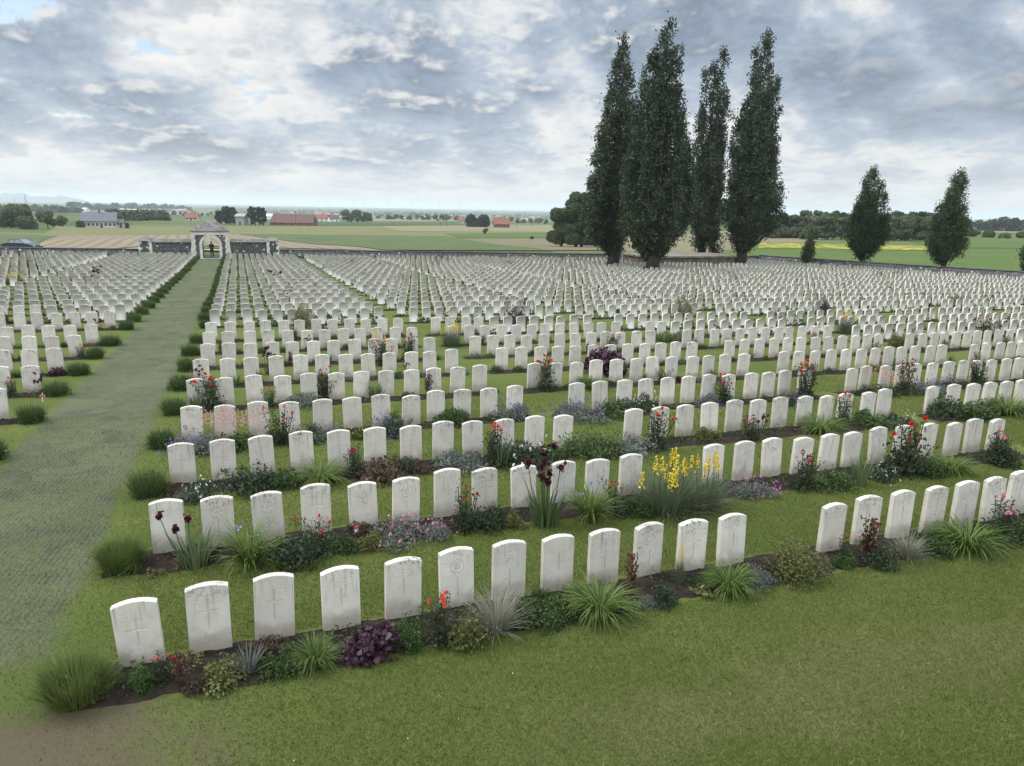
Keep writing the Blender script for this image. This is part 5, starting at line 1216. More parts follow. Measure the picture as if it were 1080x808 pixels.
# ---------------------------------------------------------------- houses and barns on the plain
M_BRICK = plain('farm_brick', (0.20, 0.10, 0.075), 0.9, 0.2, vary=0.2, scale=0.6); M_CREAM = plain('cream_wall', (0.50, 0.47, 0.40), 0.9, 0.2, vary=0.1, scale=0.5); M_WHITEW = plain('white_wall', (0.72, 0.71, 0.68), 0.9, 0.2, vary=0.06, scale=0.5)
M_ORANGE = slate_mat('orange_tiles', (0.21, 0.085, 0.056)); M_REDT = slate_mat('dull_red_tiles', (0.125, 0.068, 0.06)); M_GREYT = slate_mat('grey_slates', (0.13, 0.14, 0.16)); M_PANE = plain('dark_pane', (0.05, 0.055, 0.065), 0.2, 0.6); M_GREYW = plain('grey_wall', (0.30, 0.29, 0.28), 0.9, 0.2)
def house(name, label, cat, px0, px1, py, D, wallh, roofh, wm, rm, depth_=9.0, turn=0.0, wins=4, group=None, hip=0.0, chim=0, door=True):
    a, b = at_d(px0, D), at_d(px1, D); L = (Vector(b)-Vector(a)).length; c = (Vector(a)+Vector(b))/2; c.z = float(zf(c.x, c.y))
    r = empty(name, c, -YAW+turn); tag(r, label, cat, group)
    mb = MB(); hl, hd = L/2, depth_/2
    mb.box(-hl, hl, -hd, hd, -1.5, wallh)
    mb.add([(-hl, -hd, wallh+.002), (-hl, hd, wallh+.002), (-hl, 0, wallh+roofh-.15)], [(0, 2, 1)]); mb.add([(hl, -hd, wallh+.002), (hl, hd, wallh+.002), (hl, 0, wallh+roofh-.15)], [(0, 1, 2)])
    part('wall', mb.mesh('wall', wm), r)
    o_ = 0.5; mb = MB(); t = .22; h = hip*L
    mb.add([(-hl-o_, -hd-o_, wallh-.1), (hl+o_, -hd-o_, wallh-.1), (hl+o_-h, 0, wallh+roofh), (-hl-o_+h, 0, wallh+roofh), (-hl-o_, hd+o_, wallh-.1), (hl+o_, hd+o_, wallh-.1)], [(0, 1, 2, 3), (5, 4, 3, 2), (0, 3, 4), (1, 5, 2), (0, 4, 5, 1)] if hip else [(0, 1, 2, 3), (5, 4, 3, 2)])
    if not hip: mb.add([(-hl-o_, -hd-o_, wallh-.1-t), (hl+o_, -hd-o_, wallh-.1-t), (hl+o_, 0, wallh+roofh-t), (-hl-o_, 0, wallh+roofh-t), (-hl-o_, hd+o_, wallh-.1-t), (hl+o_, hd+o_, wallh-.1-t)], [(0, 1, 2, 3), (5, 4, 3, 2)])
    ro = part('roof', mb.mesh('roof', rm), r)
    for k in range(chim):
        mb = MB(); x = (-.5+(k+.5)/chim)*L*0.8; mb.box(x-.4, x+.4, -.4, .4, wallh+roofh-.6, wallh+roofh+1.0); part('chimney', mb.mesh('chimney', M_BRICK), ro)
    for k in range(wins):
        x = -hl+L*(k+.5)/wins; mb = MB(); is_door = door and k == wins//2
        mb.box(x-.55, x+.55, -hd-.03, -hd-.003, .05 if is_door else .9, 2.1); part('door' if is_door else 'window', mb.mesh('door' if is_door else 'window', M_PANE), r)
    return r
house('long_house', 'long pale farmhouse with grey slate roof left of the gatehouse', 'house', 91, 122, 239, 335, 3.0, 3.9, M_CREAM, M_GREYT, 10, 0.42, 8, chim=1)
house('annex', 'low cream annex at the right end of the grey roofed farmhouse', 'house', 122, 130, 239, 338, 2.4, 1.6, M_CREAM, M_GREYT, 6, 0.42, 2)
house('barn', 'long red roofed barn right of the conifers behind the gatehouse', 'barn', 289, 332, 236.5, 455, 1.9, 5.2, M_BRICK, M_REDT, 16, 0.08, 5, hip=0.03)
house('hut', 'plain grey hut between the dark trees behind the gatehouse', 'hut', 251, 260, 236.5, 440, 5.2, 1.5, M_GREYW, M_GREYW, 7, 0.0, 1)
house('farmhouse', 'white farmhouse with orange and dark roof right of the barn', 'house', 334, 347, 228, 700, 2.9, 3.6, M_WHITEW, M_ORANGE, 9, 0.05, 3, chim=1)
house('farmhouse', 'dark roofed white wing of the farmhouse beside the round trees', 'house', 347, 357, 229, 690, 2.9, 3.4, M_WHITEW, M_REDT, 9, 0.4, 2)
house('farmhouse', 'red roofed cottage left of the gatehouse roof among hedges', 'house', 197, 209, 230, 560, 2.3, 3.6, M_CREAM, M_ORANGE, 10, 0.2, 3)
house('farmhouse', 'brick farmhouse with red roof beside the round thicket on the plain', 'house', 521, 537, 236.5, 520, 2.6, 4.2, M_BRICK, M_ORANGE, 10, 0.1, 4, chim=2)
house('farmhouse', 'far red roofed house behind the round thicket', 'house', 484, 497, 227, 800, 2.8, 4.0, M_CREAM, M_ORANGE, 10, 0.0, 3)
house('farmhouse', 'orange roofed house half hidden in the wood right of the poplars', 'house', 829, 844, 238, 270, 4.2, 3.2, M_BRICK, M_ORANGE, 8, 0.0, 3)
house('shed', 'large white shed on the far left ridge', 'shed', 77, 92, 217, 1500, 5.0, 3.0, M_WHITEW, M_WHITEW, 20, 0.1, 0)
house('shed', 'pale roofed shed left of the red roofed barn', 'shed', 279, 296, 228, 800, 3.5, 2.5, M_WHITEW, M_WHITEW, 12, 0.1, 0)
house('shed', 'long pale greenhouse on the left plain', 'shed', 128, 150, 218, 1700, 4, 2.5, M_WHITEW, M_WHITEW, 20, 0.1, 0)
# the scattered houses of the far villages
def small_house_mesh(k):
    mb = MB(); l, d, h, q = [(7, 5, 3.2, 4.0), (9, 5, 5.2, 4.2), (14, 7, 4.5, 3.0)][k % 3]
    mb.box(-l, l, -d, d, -2, h, 0); mb.add([(-l-.5, -d-.5, h), (l+.5, -d-.5, h), (l+.5, d+.5, h), (-l-.5, d+.5, h), (-l-.3, 0, h+q), (l+.3, 0, h+q)], [(0, 1, 5, 4), (2, 3, 4, 5), (0, 4, 3), (1, 2, 5)], 1)
    return mb.mesh('village_house', [[M_WHITEW, M_CREAM, M_BRICK][k % 3 if k < 6 else 0], [M_REDT, M_GREYT, M_GREYT, M_ORANGE, M_GREYW][(k*2+k//3) % 5]])
VH = [small_house_mesh(k) for k in range(9)]
for k in range(150):
    px = rng.choice([rng.uniform(118, 200), rng.uniform(255, 580), rng.uniform(330, 560)]); D = rng.uniform(1300, 4200) if px > 240 else rng.uniform(1300, 2600)
    p = at_d(px, D); o = link('village_house', VH[int(rng.integers(9))]); o.location = p; o.rotation_euler = (0, 0, rng.uniform(0, 3.14)); s = rng.uniform(.6, .95); o.scale = (s, s, s)
    tag(o, 'tiny pale house of the far villages below the skyline', 'house', 'houses of the far villages')
# wind turbines on the skyline
M_TURB = plain('turbine_white', (0.62, 0.64, 0.66), 0.5, 0.3, vary=0.02)
def turbine(px, D, h, label):
    p = at_d(px, D); r = empty('wind_turbine', p, -YAW+rng.uniform(-.5, .5)); tag(r, label, 'wind turbine', 'wind turbines on the skyline')
    mb = MB(); mb.tube([(0, 0, -5), (0, 0, h)], [2.6, 1.6], 10); part('tower', mb.mesh('tower', M_TURB), r)
    mb = MB(); mb.box(-1.9, 1.9, -3.0, 7.0, h-1.9, h+1.9); n_ = part('nacelle', mb.mesh('nacelle', M_TURB), r)
    a0 = rng.uniform(0, 2.1)
    for k in range(3):
        a = a0+k*2.094; L = h*0.52; c, s = math.sin(a), math.cos(a); mb = MB()
        mb.add([(c*t*L+s*w2, -4.2+dy, h+s*t*L-c*w2) for t, w in ((.02, 1.3), (.2, 2.4), (1.0, .5)) for w2, dy in ((-w, -.3), (w, -.3), (w, .3), (-w, .3))], [(0, 1, 5, 4), (1, 2, 6, 5), (2, 3, 7, 6), (3, 0, 4, 7), (4, 5, 9, 8), (5, 6, 10, 9), (6, 7, 11, 10), (7, 4, 8, 11), (8, 9, 10, 11), (3, 2, 1, 0)])
        part('blade', mb.mesh('blade', M_TURB), r)
for k, (px, D, h) in enumerate([(336, 7500, 72), (345, 7300, 74), (374, 7000, 70), (384, 7000, 70), (410, 6600, 78), (435, 6800, 76), (463, 6600, 78), (485, 7000, 72), (253, 7800, 70)]):
    turbine(px, D, h, 'white wind turbine on the skyline, %s from the left' % ordn([2, 3, 4, 5, 6, 7, 8, 9, 1][k]))
def mast(px, D, h, label):
    p = at_d(px, D); r = empty('lattice_mast', p); tag(r, label, 'mast'); mb = MB()
    for sx_ in (-1, 1):
        for sy_ in (-1, 1): mb.tube([(sx_*4, sy_*4, -3), (sx_*.6, sy_*.6, h)], [.45, .3], 4)
    for k in range(8):
        z0, z1 = h*k/8, h*(k+1)/8; w0, w1 = 4-3.4*k/8, 4-3.4*(k+1)/8
        for y in (-1, 1): mb.tube([(-w0, y*w0, z0), (w1, y*w1, z1)], [.25, .25], 4); mb.tube([(w0, y*w0, z0), (-w1, y*w1, z1)], [.25, .25], 4)
    part('lattice', mb.mesh('lattice', plain('galvanised_steel', (0.25, 0.26, 0.27), 0.6)), r)
mast(28, 2600, 46, 'grey lattice mast rising over the trees at the far left'); mast(16, 3600, 40, 'smaller lattice mast left of the tall one')
M_POLE = plain('pole_wood', (0.10, 0.085, 0.07), 0.9)
for k, (px, D) in enumerate([(434, 620), (465, 610), (471, 520), (545, 500), (312, 430), (560, 640), (392, 660)]):
    r = empty('utility_pole', at_d(px, D), 0.3); tag(r, 'wooden utility pole on the plain, %s of the line' % ordn(k+1), 'pole', 'utility poles on the plain')
    mb = MB(); mb.tube([(0, 0, -1), (0, 0, 9)], [.17, .12], 6); part('pole', mb.mesh('pole', M_POLE), r); mb = MB(); mb.box(-1.0, 1.0, -.25, -.13, 8.3, 8.5); part('crossarm', mb.mesh('crossarm', M_POLE), r)

# ---------------------------------------------------------------- trees
M_BARK = plain('bark', (0.055, 0.046, 0.038), 0.95, 0.1, vary=0.35, scale=3, bump=0.6)
T_POP = leafmat('poplar_leaf', (0.020, 0.034, 0.018), (0.088, 0.115, 0.062), 0.25, 0.12)
T_HORN = leafmat('hornbeam_leaf', (0.018, 0.036, 0.014), (0.066, 0.10, 0.036), 0.22, 0.15)
T_BROAD = leafmat('broad_leaf', (0.048, 0.078, 0.030), (0.150, 0.185, 0.085), 0.30, 0.5)
T_WILLOW = leafmat('willow_leaf', (0.070, 0.095, 0.048), (0.165, 0.19, 0.105), 0.25, 0.4)
T_CONIF = leafmat('conifer_leaf', (0.014, 0.028, 0.016), (0.040, 0.062, 0.032), 0.15, 0.3)
def plume_tree(name, label, px, py, top_py, profile, leafm, n_leaf, lsize, lean=0.0, h_off=0.0, n_limb=60, seed=0, tops=None, trunk_r=0.45, D=None, group=None, bare=0.055, cat='tree'):
    """upright-branched tree: ascending limbs, each a plume of leaves. profile: (height share, half width in metres)"""
    g = np.random.default_rng(seed); p = at_d(px, D) if D else at(px, py, h_off); Dd = depth(p)
    H = None; d = ray(px, top_py); t = Dd/(d@np.array([sy, cy, 0])); H = EYE+d[2]*t-p[2]
    r = empty(name, p); tag(r, label, cat, group)
    ph, pw = zip(*profile); tops = tops or [(0.0, 1.0)]
    mb = MB(); lx = lambda z: lean*H*(max(z, 0)/H)**1.3
    mb.tube([(lx(z), 0.12*math.sin(z), z) for z in np.linspace(-.3, H*0.8, 9)], [trunk_r*1.35]+list(np.linspace(trunk_r, trunk_r*0.15, 8)), 9)
    for k in range(7):
        a = k*0.9; mb.tube([(.2*math.cos(a), .2*math.sin(a), 1.2), (trunk_r*1.6*math.cos(a), trunk_r*1.6*math.sin(a), -.25)], [trunk_r*.5, trunk_r*.18], 5)
    C, S, Vv = [], [], []
    per = n_leaf//n_limb; LB = MB()
    for i in range(n_limb):
        u = (i+0.5)/n_limb; tx, th = tops[int(g.integers(len(tops)))]
        z0 = H*(bare+(0.80-bare)*u**1.15)*th; rise = H*th*g.uniform(0.16, 0.34)*(1.15-0.5*u); z1 = min(z0+rise, H*th*g.uniform(0.93, 1.0))
        if i >= n_limb-len(tops)*2: z1 = H*th; z0 = z1-H*0.2
        a = g.uniform(0, 2*math.pi); out = math.sqrt(g.uniform(0.05, 1.0))
        ks = np.linspace(0, 1, per); zz = z0+(z1-z0)*ks**0.9
        hw = np.interp(zz/(H*th), ph, pw)
        rad = hw*out*np.minimum(1, ks*2.2+0.15)
        ax = np.array([tx*H*min(1, z/(0.55*H)) for z in zz]) if tx else 0.0
        lxz = lean*H*(zz/H)**1.3
        cx = lxz+ax+np.cos(a)*rad; cy_ = np.sin(a)*rad
        sp = (0.10+0.26*np.sin(np.pi*np.clip(ks*0.9+0.05, 0, 1)))*np.clip(hw, .75, 2.2)*0.85
        P = np.stack([cx, cy_, zz], -1)+g.normal(0, 1, (per, 3))*np.stack([sp, sp, sp*1.1], -1)*0.62
        C.append(P); S.append(np.full(per, lsize)); Vv.append(np.clip(np.full(per, g.random())*0.5+g.random(per)*0.5, 0, 1))
        m = per//2; LB.tube([(lxz[0], 0, z0*0.93), P[m]*[1, 1, 0]+[0, 0, zz[m]] if False else (cx[m], cy_[m], zz[m]), (cx[-1], cy_[-1], zz[-1])], [max(.05, trunk_r*.22*(1-u)+.03), .05, .02], 4)
    part('trunk', mb.mesh('trunk', M_BARK, True), r); part('limbs', LB.mesh('limbs', M_BARK, True), r)
    C = np.concatenate(C); S = np.concatenate(S); keep = C[:, 2] > H*bare*0.55; C, S = C[keep], S[keep]; vv = np.concatenate(Vv)[keep]
    V, F, var = leaves(C, S, 0.75, 0.3, seed=seed+1); part('crown', np_mesh('crown', V, F, leafm, var=np.repeat(vv, 4)), r)
    return r
def column_tree(name, label, px, py, D, cols, leafm, n_leaf, lsize, rc, seed, trunk_r=.45, h_off=0.0, group=None, low=0.065, spread=0.24, foot=.32, swell=.13):
    """tree of upright plumes. cols: (pixel column of the tip, pixel row of the tip); each plume is a limb of its own with its tufts of leaves"""
    g = np.random.default_rng(seed); p = at_d(px, D) if D else at(px, py, h_off); Dd = depth(p); r = empty(name, p); tag(r, label, 'tree', group)
    hd = math.hypot(p[0], p[1]); st_, ct_ = p[0]/hd, p[1]/hd; Dd_ = Dd
    tips = []
    for cx, cyy in cols:
        d = ray(cx, cyy); t = Dd/(d@np.array([sy, cy, 0])); zt_ = EYE+d[2]*t; q_v = np.array([p[0], p[1], zt_-EYE]); pv = 540+FPX*(q_v@RGT)/(q_v@FWD); lat = (cx-pv)*(q_v@FWD)/FPX*Dd/hd
        tips.append((lat, zt_-p[2]))
    l0 = max(tips, key=lambda t: t[1])[0]; mid_ = 0.5*(min(t[0] for t in tips)+max(t[0] for t in tips)); half_ = 0.5*(max(t[0] for t in tips)-min(t[0] for t in tips)); q_ = max(.5, (half_-rc*0.7)/half_)
    tips = [(mid_+(a-mid_)*q_, b*.968) for a, b in tips]
    H = max(t[1] for t in tips); mb = MB(); LB = MB(); C, vv = [], []
    main = max(tips, key=lambda t: t[1]); lean = main[0]
    def axis(lat, dep, z, zt):
        k = sstep(0, spread*H, z); b = lean*0.35*(z/H)
        return b*(1-k)+(lat*(0.82+0.18*np.clip(z/zt, 0, 1)))*k, dep*k
    zz = np.linspace(-.3, H*.78, 10); ax, ay = axis(main[0], 0, np.maximum(zz, 0), main[1])
    mb.tube(list(zip(ax*ct_, -ax*st_, zz)), [trunk_r*1.4]+list(np.linspace(trunk_r, trunk_r*.12, 9)), 9)
    for k in range(7):
        a = k*.9; mb.tube([(.2*math.cos(a), .2*math.sin(a), 1.1), (trunk_r*1.7*math.cos(a), trunk_r*1.7*math.sin(a), -.25)], [trunk_r*.5, trunk_r*.18], 5)
    full = []
    for lat, zt in tips:
        full.append((lat, g.normal(0, 1.2), zt, 1.0))
        for _ in range(2): full.append((lat+g.normal(0, .7*min(1, rc)), g.choice([-1, 1])*g.uniform(.6, 2.2), zt*g.uniform(.50, .86), .9))
    wts = np.array([f[2]*f[3] for f in full]); wts /= wts.sum()
    for (lat, dep, zt, f), wt in zip(full, wts):
        n = int(n_leaf*wt); tuft = 20; m = max(4, n//tuft)
        z0 = H*low*g.uniform(.8, 2.2); u = g.random(m)**0.82; z = z0+(zt-z0)*u
        prof = np.minimum(1, (z-z0)/(swell*H)+foot)*np.clip((zt-z)/(0.34*zt), 0, 1)**.44
        R_ = rc*f*(0.16+0.92*prof)*(1+0.28*np.sin(z*1.9+g.uniform(0, 6))+0.22*np.sin(z*4.3+g.uniform(0, 6)))
        an = g.uniform(0, 2*math.pi, m); rr = R_*np.sqrt(g.uniform(.12, 1, m)); x, y = axis(lat, dep, z, zt); ph = g.uniform(0, 6)
        x = x+0.25*np.sin(z*.8+ph); cx = x+np.cos(an)*rr; cd = y+np.sin(an)*rr
        T = np.stack([cx*ct_+cd*st_, -cx*st_+cd*ct_, z], -1); tv = g.random(m)
        Q = T[:, None, :]+g.normal(0, 1, (m, tuft, 3))*np.array([.21, .21, .30]); C.append(Q.reshape(-1, 3)); vv.append(np.clip(np.repeat(tv, tuft)*.55+g.random(m*tuft)*.45, 0, 1))
        zl = np.linspace(z0*.7, zt*.97, 8); lx, ly = axis(lat, dep, zl, zt); lx = lx+.25*np.sin(zl*.8+ph)*np.minimum(1, zl/4)
        LB.tube(list(zip(lx*ct_+ly*st_, -lx*st_+ly*ct_, zl)), list(np.linspace(trunk_r*.30, .02, 8)), 5)
    part('trunk', mb.mesh('trunk', M_BARK, True), r); part('limbs', LB.mesh('limbs', M_BARK, True), r)
    C = np.concatenate(C); vv = np.concatenate(vv); keep = C[:, 2] > H*low*.7; C, vv = C[keep], vv[keep]
    V, F, var = leaves(C, lsize, .75, .3, seed=seed+1); part('crown', np_mesh('crown', V, F, leafm, var=np.repeat(vv, 4)), r); return r
PG = 'poplars round the block house'
column_tree('poplar_tree', 'tall narrow poplar, leftmost of the row by the block house', 647, 277.0, None, [(662, 28), (655, 47), (668, 58), (643, 95), (671, 108), (634, 122), (628, 150), (664, 140), (619, 185), (617, 215)], T_POP, 54000, .25, .95, 21, .62, SH, PG)
column_tree('poplar_tree', 'broadest poplar with a double top, nearest the headstones', 688, 281.5, None, [(708, 20), (698, 25), (684, 50), (715, 44), (674, 76), (722, 82), (665, 112), (727, 112), (660, 160), (731, 152), (695, 90)], T_POP, 78000, .25, .95, 22, .60, SH, PG)
column_tree('poplar_tree', 'slim poplar with forked top behind the block house', 738, 269, 103, [(766, 44), (757, 56), (742, 68), (771, 84), (735, 104), (752, 120)], T_POP, 38000, .26, .95, 23, .55, 0, PG)
column_tree('poplar_tree', 'small slim poplar stem standing behind the right end of the block house', 754, 270, 101, [(757, 130), (752, 150), (762, 165)], T_POP, 13000, .26, .9, 24, .22, 0, PG)
column_tree('poplar_tree', 'tall poplar, rightmost of the row beside the block house', 781, 277.0, None, [(809, 25), (801, 36), (816, 46), (822, 78), (793, 76), (785, 97), (777, 112), (824, 108), (770, 150), (823, 160), (805, 90)], T_POP, 74000, .25, .95, 25, .62, SH, PG)
HG = 'young upright hornbeams along the side wall'
column_tree('hornbeam_tree', 'flame shaped dark hornbeam beyond the side wall, nearer the poplars', 907, 276, 97, [(925, 173), (917, 177), (930, 186), (910, 187), (937, 204), (904, 204), (900, 226), (921, 180), (937, 226)], T_HORN, 32000, .20, .62, 31, .22, 0, HG, .12, .30, .10, .34)
column_tree('hornbeam_tree', 'flame shaped hornbeam beyond the side wall, second from the right edge', 994, 281, 90, [(1013, 176), (1006, 182), (1017, 183), (1000, 198), (1021, 203), (992, 212), (985, 230), (1023, 226), (1010, 190)], T_HORN, 32000, .19, .62, 32, .22, 0, HG, .12, .30, .10, .34)
column_tree('hornbeam_tree', 'hornbeam cut by the right edge of the view', 1090, 290, 84, [(1091, 246), (1086, 254), (1096, 250)], T_HORN, 6000, .20, .40, 33, .14, 0, HG, .08, .13)
column_tree('hornbeam_tree', 'small thin hornbeam between the poplars and the first large one', 852, 276, 101, [(856, 241), (854, 247), (858, 251), (851, 254)], T_HORN, 4000, .18, .34, 34, .10, 0, HG, .08, .13)

def crown_pts(g, n, w, h, lumps, z0=0.25, taper=0.0):
    la = g.uniform(0, 2*math.pi, lumps); lr = np.sqrt(g.random(lumps))*w*0.66; lz = g.uniform(z0, 0.80, lumps)*h; lr *= (1-taper*(lz/h)); lw = g.uniform(0.30, 0.50, lumps)*w
    k = g.integers(0, lumps, n); d = unit(g.normal(size=(n, 3))); rr = (0.45+0.55*g.random(n)**0.5)*lw[k]
    P = np.stack([np.cos(la[k])*lr[k]+d[:, 0]*rr, np.sin(la[k])*lr[k]+d[:, 1]*rr, lz[k]+d[:, 2]*rr*0.8], -1); P[:, 2] = np.clip(P[:, 2], h*0.06, h)
    return P, k
def round_tree(name, label, p, w, h, leafm, n, ls, seed, group=None, lumps=14, z0=.25, cat='tree', taper=.3, trunks=1):
    g = np.random.default_rng(seed); r = empty(name, p); tag(r, label, cat, group)
    P, k = crown_pts(g, n, w, h, lumps, z0, taper); vv = np.clip(g.random(lumps)[k]*0.5+g.random(n)*0.5, 0, 1)
    V, F, var = leaves(P, ls, 0.75, 0.3, seed=seed+1); part('crown', np_mesh('crown', V, F, leafm, var=np.repeat(vv, 4)), r)
    mb = MB()
    for q in range(trunks):
        x = (q-(trunks-1)/2)*w*.35; mb.tube([(x, 0, -.4), (x+.05*w*g.normal(), 0, h*.3), (x+.1*w*g.normal(), .1, h*.7)], [h*.028, h*.02, h*.006], 7)
        for _ in range(4):
            e = P[int(g.integers(len(P)))]; mb.tube([(x, 0, h*.22), (x*.5+e[0]*.5, e[1]*.5, h*.22+(e[2]-h*.22)*.6), tuple(e)], [h*.012, h*.008, h*.003], 4)
    part('trunk', mb.mesh('trunk', M_BARK, True), r); return r
def big(name, label, px, top, D, wpx, leafm, n, ls, seed, **kw):
    p = at_d(px, D); d = ray(px, top); t = D/(d@np.array([sy, cy, 0])); H = EYE+d[2]*t-p[2]
    return round_tree(name, label, p, wpx*D/FPX/2*0.92, H, leafm, n, ls, seed, **kw)
big('leafy_tree', 'tall leafy tree at the left of the poplars', 610, 193, 160, 40, T_BROAD, 26000, .34, 41, taper=.45, trunks=2, z0=.10, lumps=24)
big('leafy_tree', 'lower rounded tree left of the tall leafy tree', 592, 208, 165, 40, T_BROAD, 18000, .34, 42, z0=.1, lumps=20)
big('leafy_tree', 'shady tree tucked behind the leftmost poplar', 628, 218, 158, 40, T_BROAD, 15000, .36, 43, z0=.1, lumps=18)
big('willow_tree', 'grey green willow at the left edge of the view', 12, 214.5, 280, 44, T_WILLOW, 6000, .75, 44, z0=.1, lumps=20)
big('willow_tree', 'tall thin topped willow behind the clump on the left', 31, 213, 285, 22, T_WILLOW, 4000, .75, 45, taper=.6, z0=.1)
big('willow_tree', 'round bushy willow nearest in the left clump', 28, 229, 262, 26, T_WILLOW, 4200, .7, 46, z0=.15)
big('willow_tree', 'rounded willow at the right of the left clump', 51, 222, 282, 24, T_WILLOW, 4200, .75, 47, z0=.1)
big('willow_tree', 'willow standing deep in the left clump', 1, 219, 300, 30, T_WILLOW, 4000, .85, 48, z0=.1)
big('garden_tree', 'small round garden tree left of the grey roofed farmhouse', 66, 226, 330, 16, T_BROAD, 900, .8, 49); big('garden_tree', 'dark bush at the gable of the grey roofed farmhouse', 85, 232, 325, 11, T_BROAD, 700, .7, 50, z0=.1)
big('garden_tree', 'small dark bush right of the farmhouse annex', 134, 233.5, 330, 8, T_CONIF, 500, .6, 51, z0=.1)
for k, (px, top, w_) in enumerate([(243, 217, 22), (232, 221, 12)]): big('dark_tree', ['dark broad tree left of the grey hut', 'dark tree seen over the gatehouse roof'][k], px, top, 445, w_, T_CONIF, 3000, 1.1, 52+k, z0=.1)
for k, px in enumerate([265, 269.5, 274, 278]): big('conifer_tree', 'dark upright conifer, %s from the left in the row by the hut' % ordn(k+1), px, 214+k % 2*1.5, 440, 9.5, T_CONIF, 1800, 1.0, 56+k, group='conifers in a row by the hut', taper=.7, lumps=16, z0=.12)
big('thicket_tree', 'round dark thicket left of the brick farmhouse', 497, 226, 530, 20, T_CONIF, 2200, 1.2, 61, z0=.12); big('thicket_tree', 'round dark thicket touching the brick farmhouse', 509, 225.5, 525, 20, T_CONIF, 2200, 1.2, 62, z0=.12)
big('lone_tree', 'small lone tree in the fields below the brick farmhouse', 512, 240, 330, 8, T_BROAD, 500, .7, 63); big('lone_tree', 'small bush in the fields right of the lone tree', 561, 249.5, 250, 4.5, T_CONIF, 300, .5, 64, z0=.1)
for k, (px, top) in enumerate([(366, 221), (377, 220), (387, 222.5)]): big('orchard_tree', 'rounded tree, %s from the left beside the white farmhouse' % ordn(k+1), px, top, 640, 17, T_BROAD, 1600, 1.3, 65+k, group='rounded trees beside the white farmhouse')
# the wood behind the meadow at the right
WG = 'trees of the wood behind the meadow'
k = 0
for px in np.linspace(806, 985, 26):
    for lay in range(2):
        k += 1; D = 232+lay*34+rng.uniform(-9, 9); top = (227 if lay == 0 else 221)+rng.uniform(-3.5, 3.5)+(3 if px < 830 else 0)
        if 818 < px < 850 and lay == 0: top = 240
        lm = [T_WILLOW, T_WILLOW, T_BROAD, T_BROAD][int(rng.integers(4))] if lay == 0 else [T_BROAD, T_BROAD, T_CONIF][int(rng.integers(3))]
        big('wood_tree', 'tree in the wood behind the yellow meadow, %s from the left in its %s rank' % (ordn((k+1)//2), ['front', 'back'][lay]), px+rng.uniform(-3, 3), top, D, rng.uniform(17, 25), lm, 2000, .85, 100+k, group=WG, z0=.12)
for k, (px, top, D, w_) in enumerate([(979, 246, 215, 9), (1003, 236, 300, 20), (1024, 240, 310, 20), (1042, 243, 300, 16), (990, 250, 220, 12), (1060, 246, 290, 14), (1080, 245, 300, 20)]): big('hedge_tree', 'rounded bush of the right hand pasture, %s from the wood' % ordn(k+1), px, top, D, w_, T_BROAD, 1600, .8, 170+k, group='bushes of the right pasture', z0=.12)
for k, (px, top, w_) in enumerate([(1038, 229, 22), (1052, 227.5, 24), (1068, 230, 18), (1085, 229.5, 22), (1018, 231, 14)]): big('far_tree', 'dark far tree on the right skyline, %s of the clump' % ordn(k+1), px, top, 640, w_*1.2, T_CONIF, 1400, 1.6, 180+k, group='dark trees on the right skyline', z0=.12)
# hedgerow and village trees of the far plain
def far_tree_mesh(k):
    g = np.random.default_rng(300+k); P, q = crown_pts(g, 320, 4.6, 9.0, 10, .12, .3); V, F, var = leaves(P, 1.7, .8, .3, seed=310+k); vv = np.clip(g.random(10)[q]*.5+g.random(320)*.5, 0, 1)
    return np_mesh('far_tree', V, F, [T_BROAD, T_CONIF, T_BROAD][k % 3], var=np.repeat(vv, 4))
FT = [far_tree_mesh(k) for k in range(6)]
def far_row(px0, px1, D0, D1, n, h0, h1, label, group, jit=0.02):
    for i in range(n):
        u = (i+rng.uniform(-.4, .4))/max(1, n-1); px = px0+(px1-px0)*u; D = (D0+(D1-D0)*u)*(1+rng.normal(0, jit)); p = at_d(px, D)
        o = link('plain_tree', FT[int(rng.integers(6))]); o.location = p; s = rng.uniform(h0, h1)/9.0; o.scale = (s*rng.uniform(.9, 1.5), s*rng.uniform(.9, 1.5), s); o.rotation_euler = (0, 0, rng.uniform(0, 6.3))
        tag(o, label, 'tree', group)
far_row(118, 176, 470, 560, 22, 5, 9, 'small round tree in the hedgerow right of the grey roofed farmhouse', 'hedgerow right of the farmhouse')
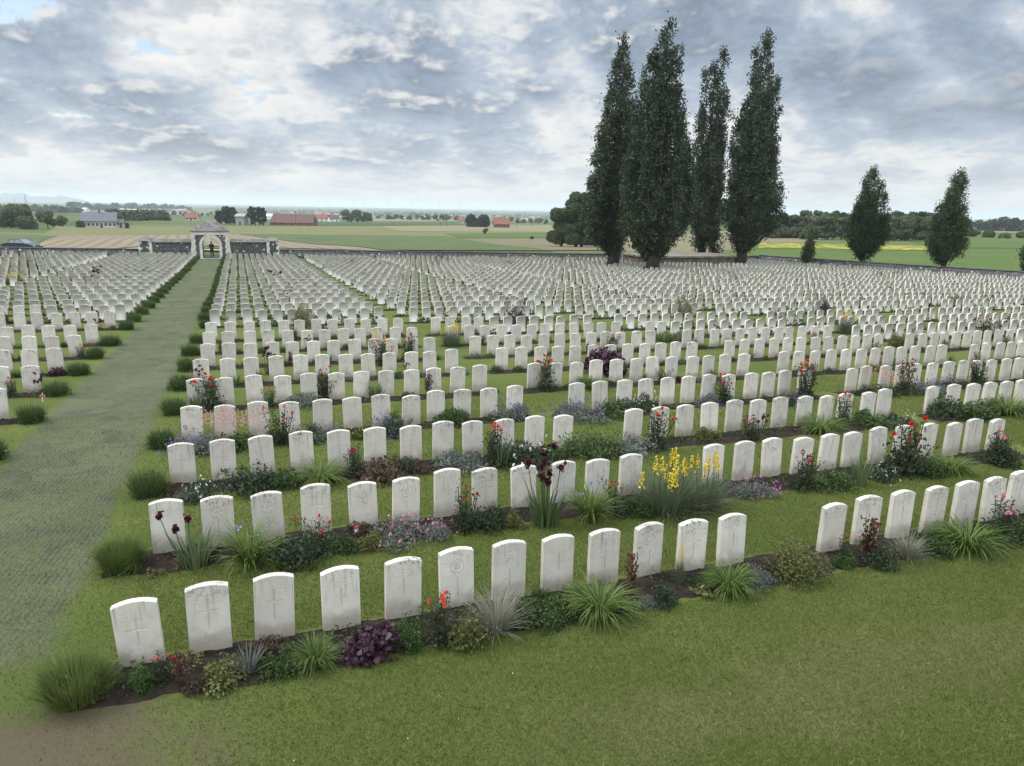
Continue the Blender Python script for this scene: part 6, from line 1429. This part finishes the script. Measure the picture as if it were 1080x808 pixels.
far_row(-20, 85, 1150, 1250, 34, 9, 16, 'dark tree of the far wood at the left edge below the blue hill', 'far wood at the left edge')
far_row(76, 200, 1900, 2300, 52, 14, 26, 'dark tree of the wooded ridge between the hill and the gatehouse', 'wooded ridge left of the gatehouse')
far_row(120, 235, 950, 1250, 22, 5, 9, 'hedge tree of the fields beyond the gatehouse', 'field hedges beyond the gatehouse', .06)
far_row(395, 600, 1100, 900, 30, 5, 10, 'hedge tree of the middle plain left of the poplars', 'hedges of the middle plain', .05)
def far_woods():
    C, S, vv = [], [], []; g = np.random.default_rng(500)
    for k in range(1400):
        px = g.uniform(-30, 640) if k < 1150 else g.uniform(800, 1130); D = 1500*(9.0)**g.random(); 
        if px < 240 and D < 2200: continue
        p = at_d(px, D); h = g.uniform(7, 15); w_ = g.uniform(8, 30)*(D/2500)**.5; n = 26
        P = np.stack([g.normal(0, w_, n), g.normal(0, w_*.6, n), np.abs(g.normal(0, .45, n))*h], -1); P[:, 2] = np.clip(P[:, 2], 0.5, h)
        C.append(P+np.array(p)); S.append(np.full(n, 3.0*(D/2200)**.55)); vv.append(np.full(n, g.random()))
    C = np.concatenate(C); V, F, var = leaves(C, np.concatenate(S), .85, .2, seed=501)
    return np_mesh('distant_woods', V, F, T_BROAD, var=np.clip(np.repeat(np.concatenate(vv), 4)*.6+var*.4, 0, 1))
tag(link('distant_woods', far_woods()), 'belts of trees thinning out towards the horizon of the plain', kind='stuff')
# the air over the plain
HAZE_DENSITY = 0.00013
def haze():
    t = NT('haze'); v = t.n('VolumePrincipled'); v.inputs['Color'].default_value = (0.84, 0.92, 1.0, 1); v.inputs['Density'].default_value = HAZE_DENSITY; v.inputs['Anisotropy'].default_value = 0.2
    t.t.links.new(v.outputs[0], t.out.inputs['Volume'])
    me = bpy.data.meshes.new('haze'); X0_, X1_, Y0_, Y1_, Z0_, Z1_ = -30000, 34000, -34000, 30000, -75, 75
    mb = MB(); mb.box(X0_, X1_, Y0_, Y1_, Z0_, Z1_); tag(link('haze', mb.mesh('haze', t.mat)), 'pale blue haze over the plain', kind='stuff')

haze()
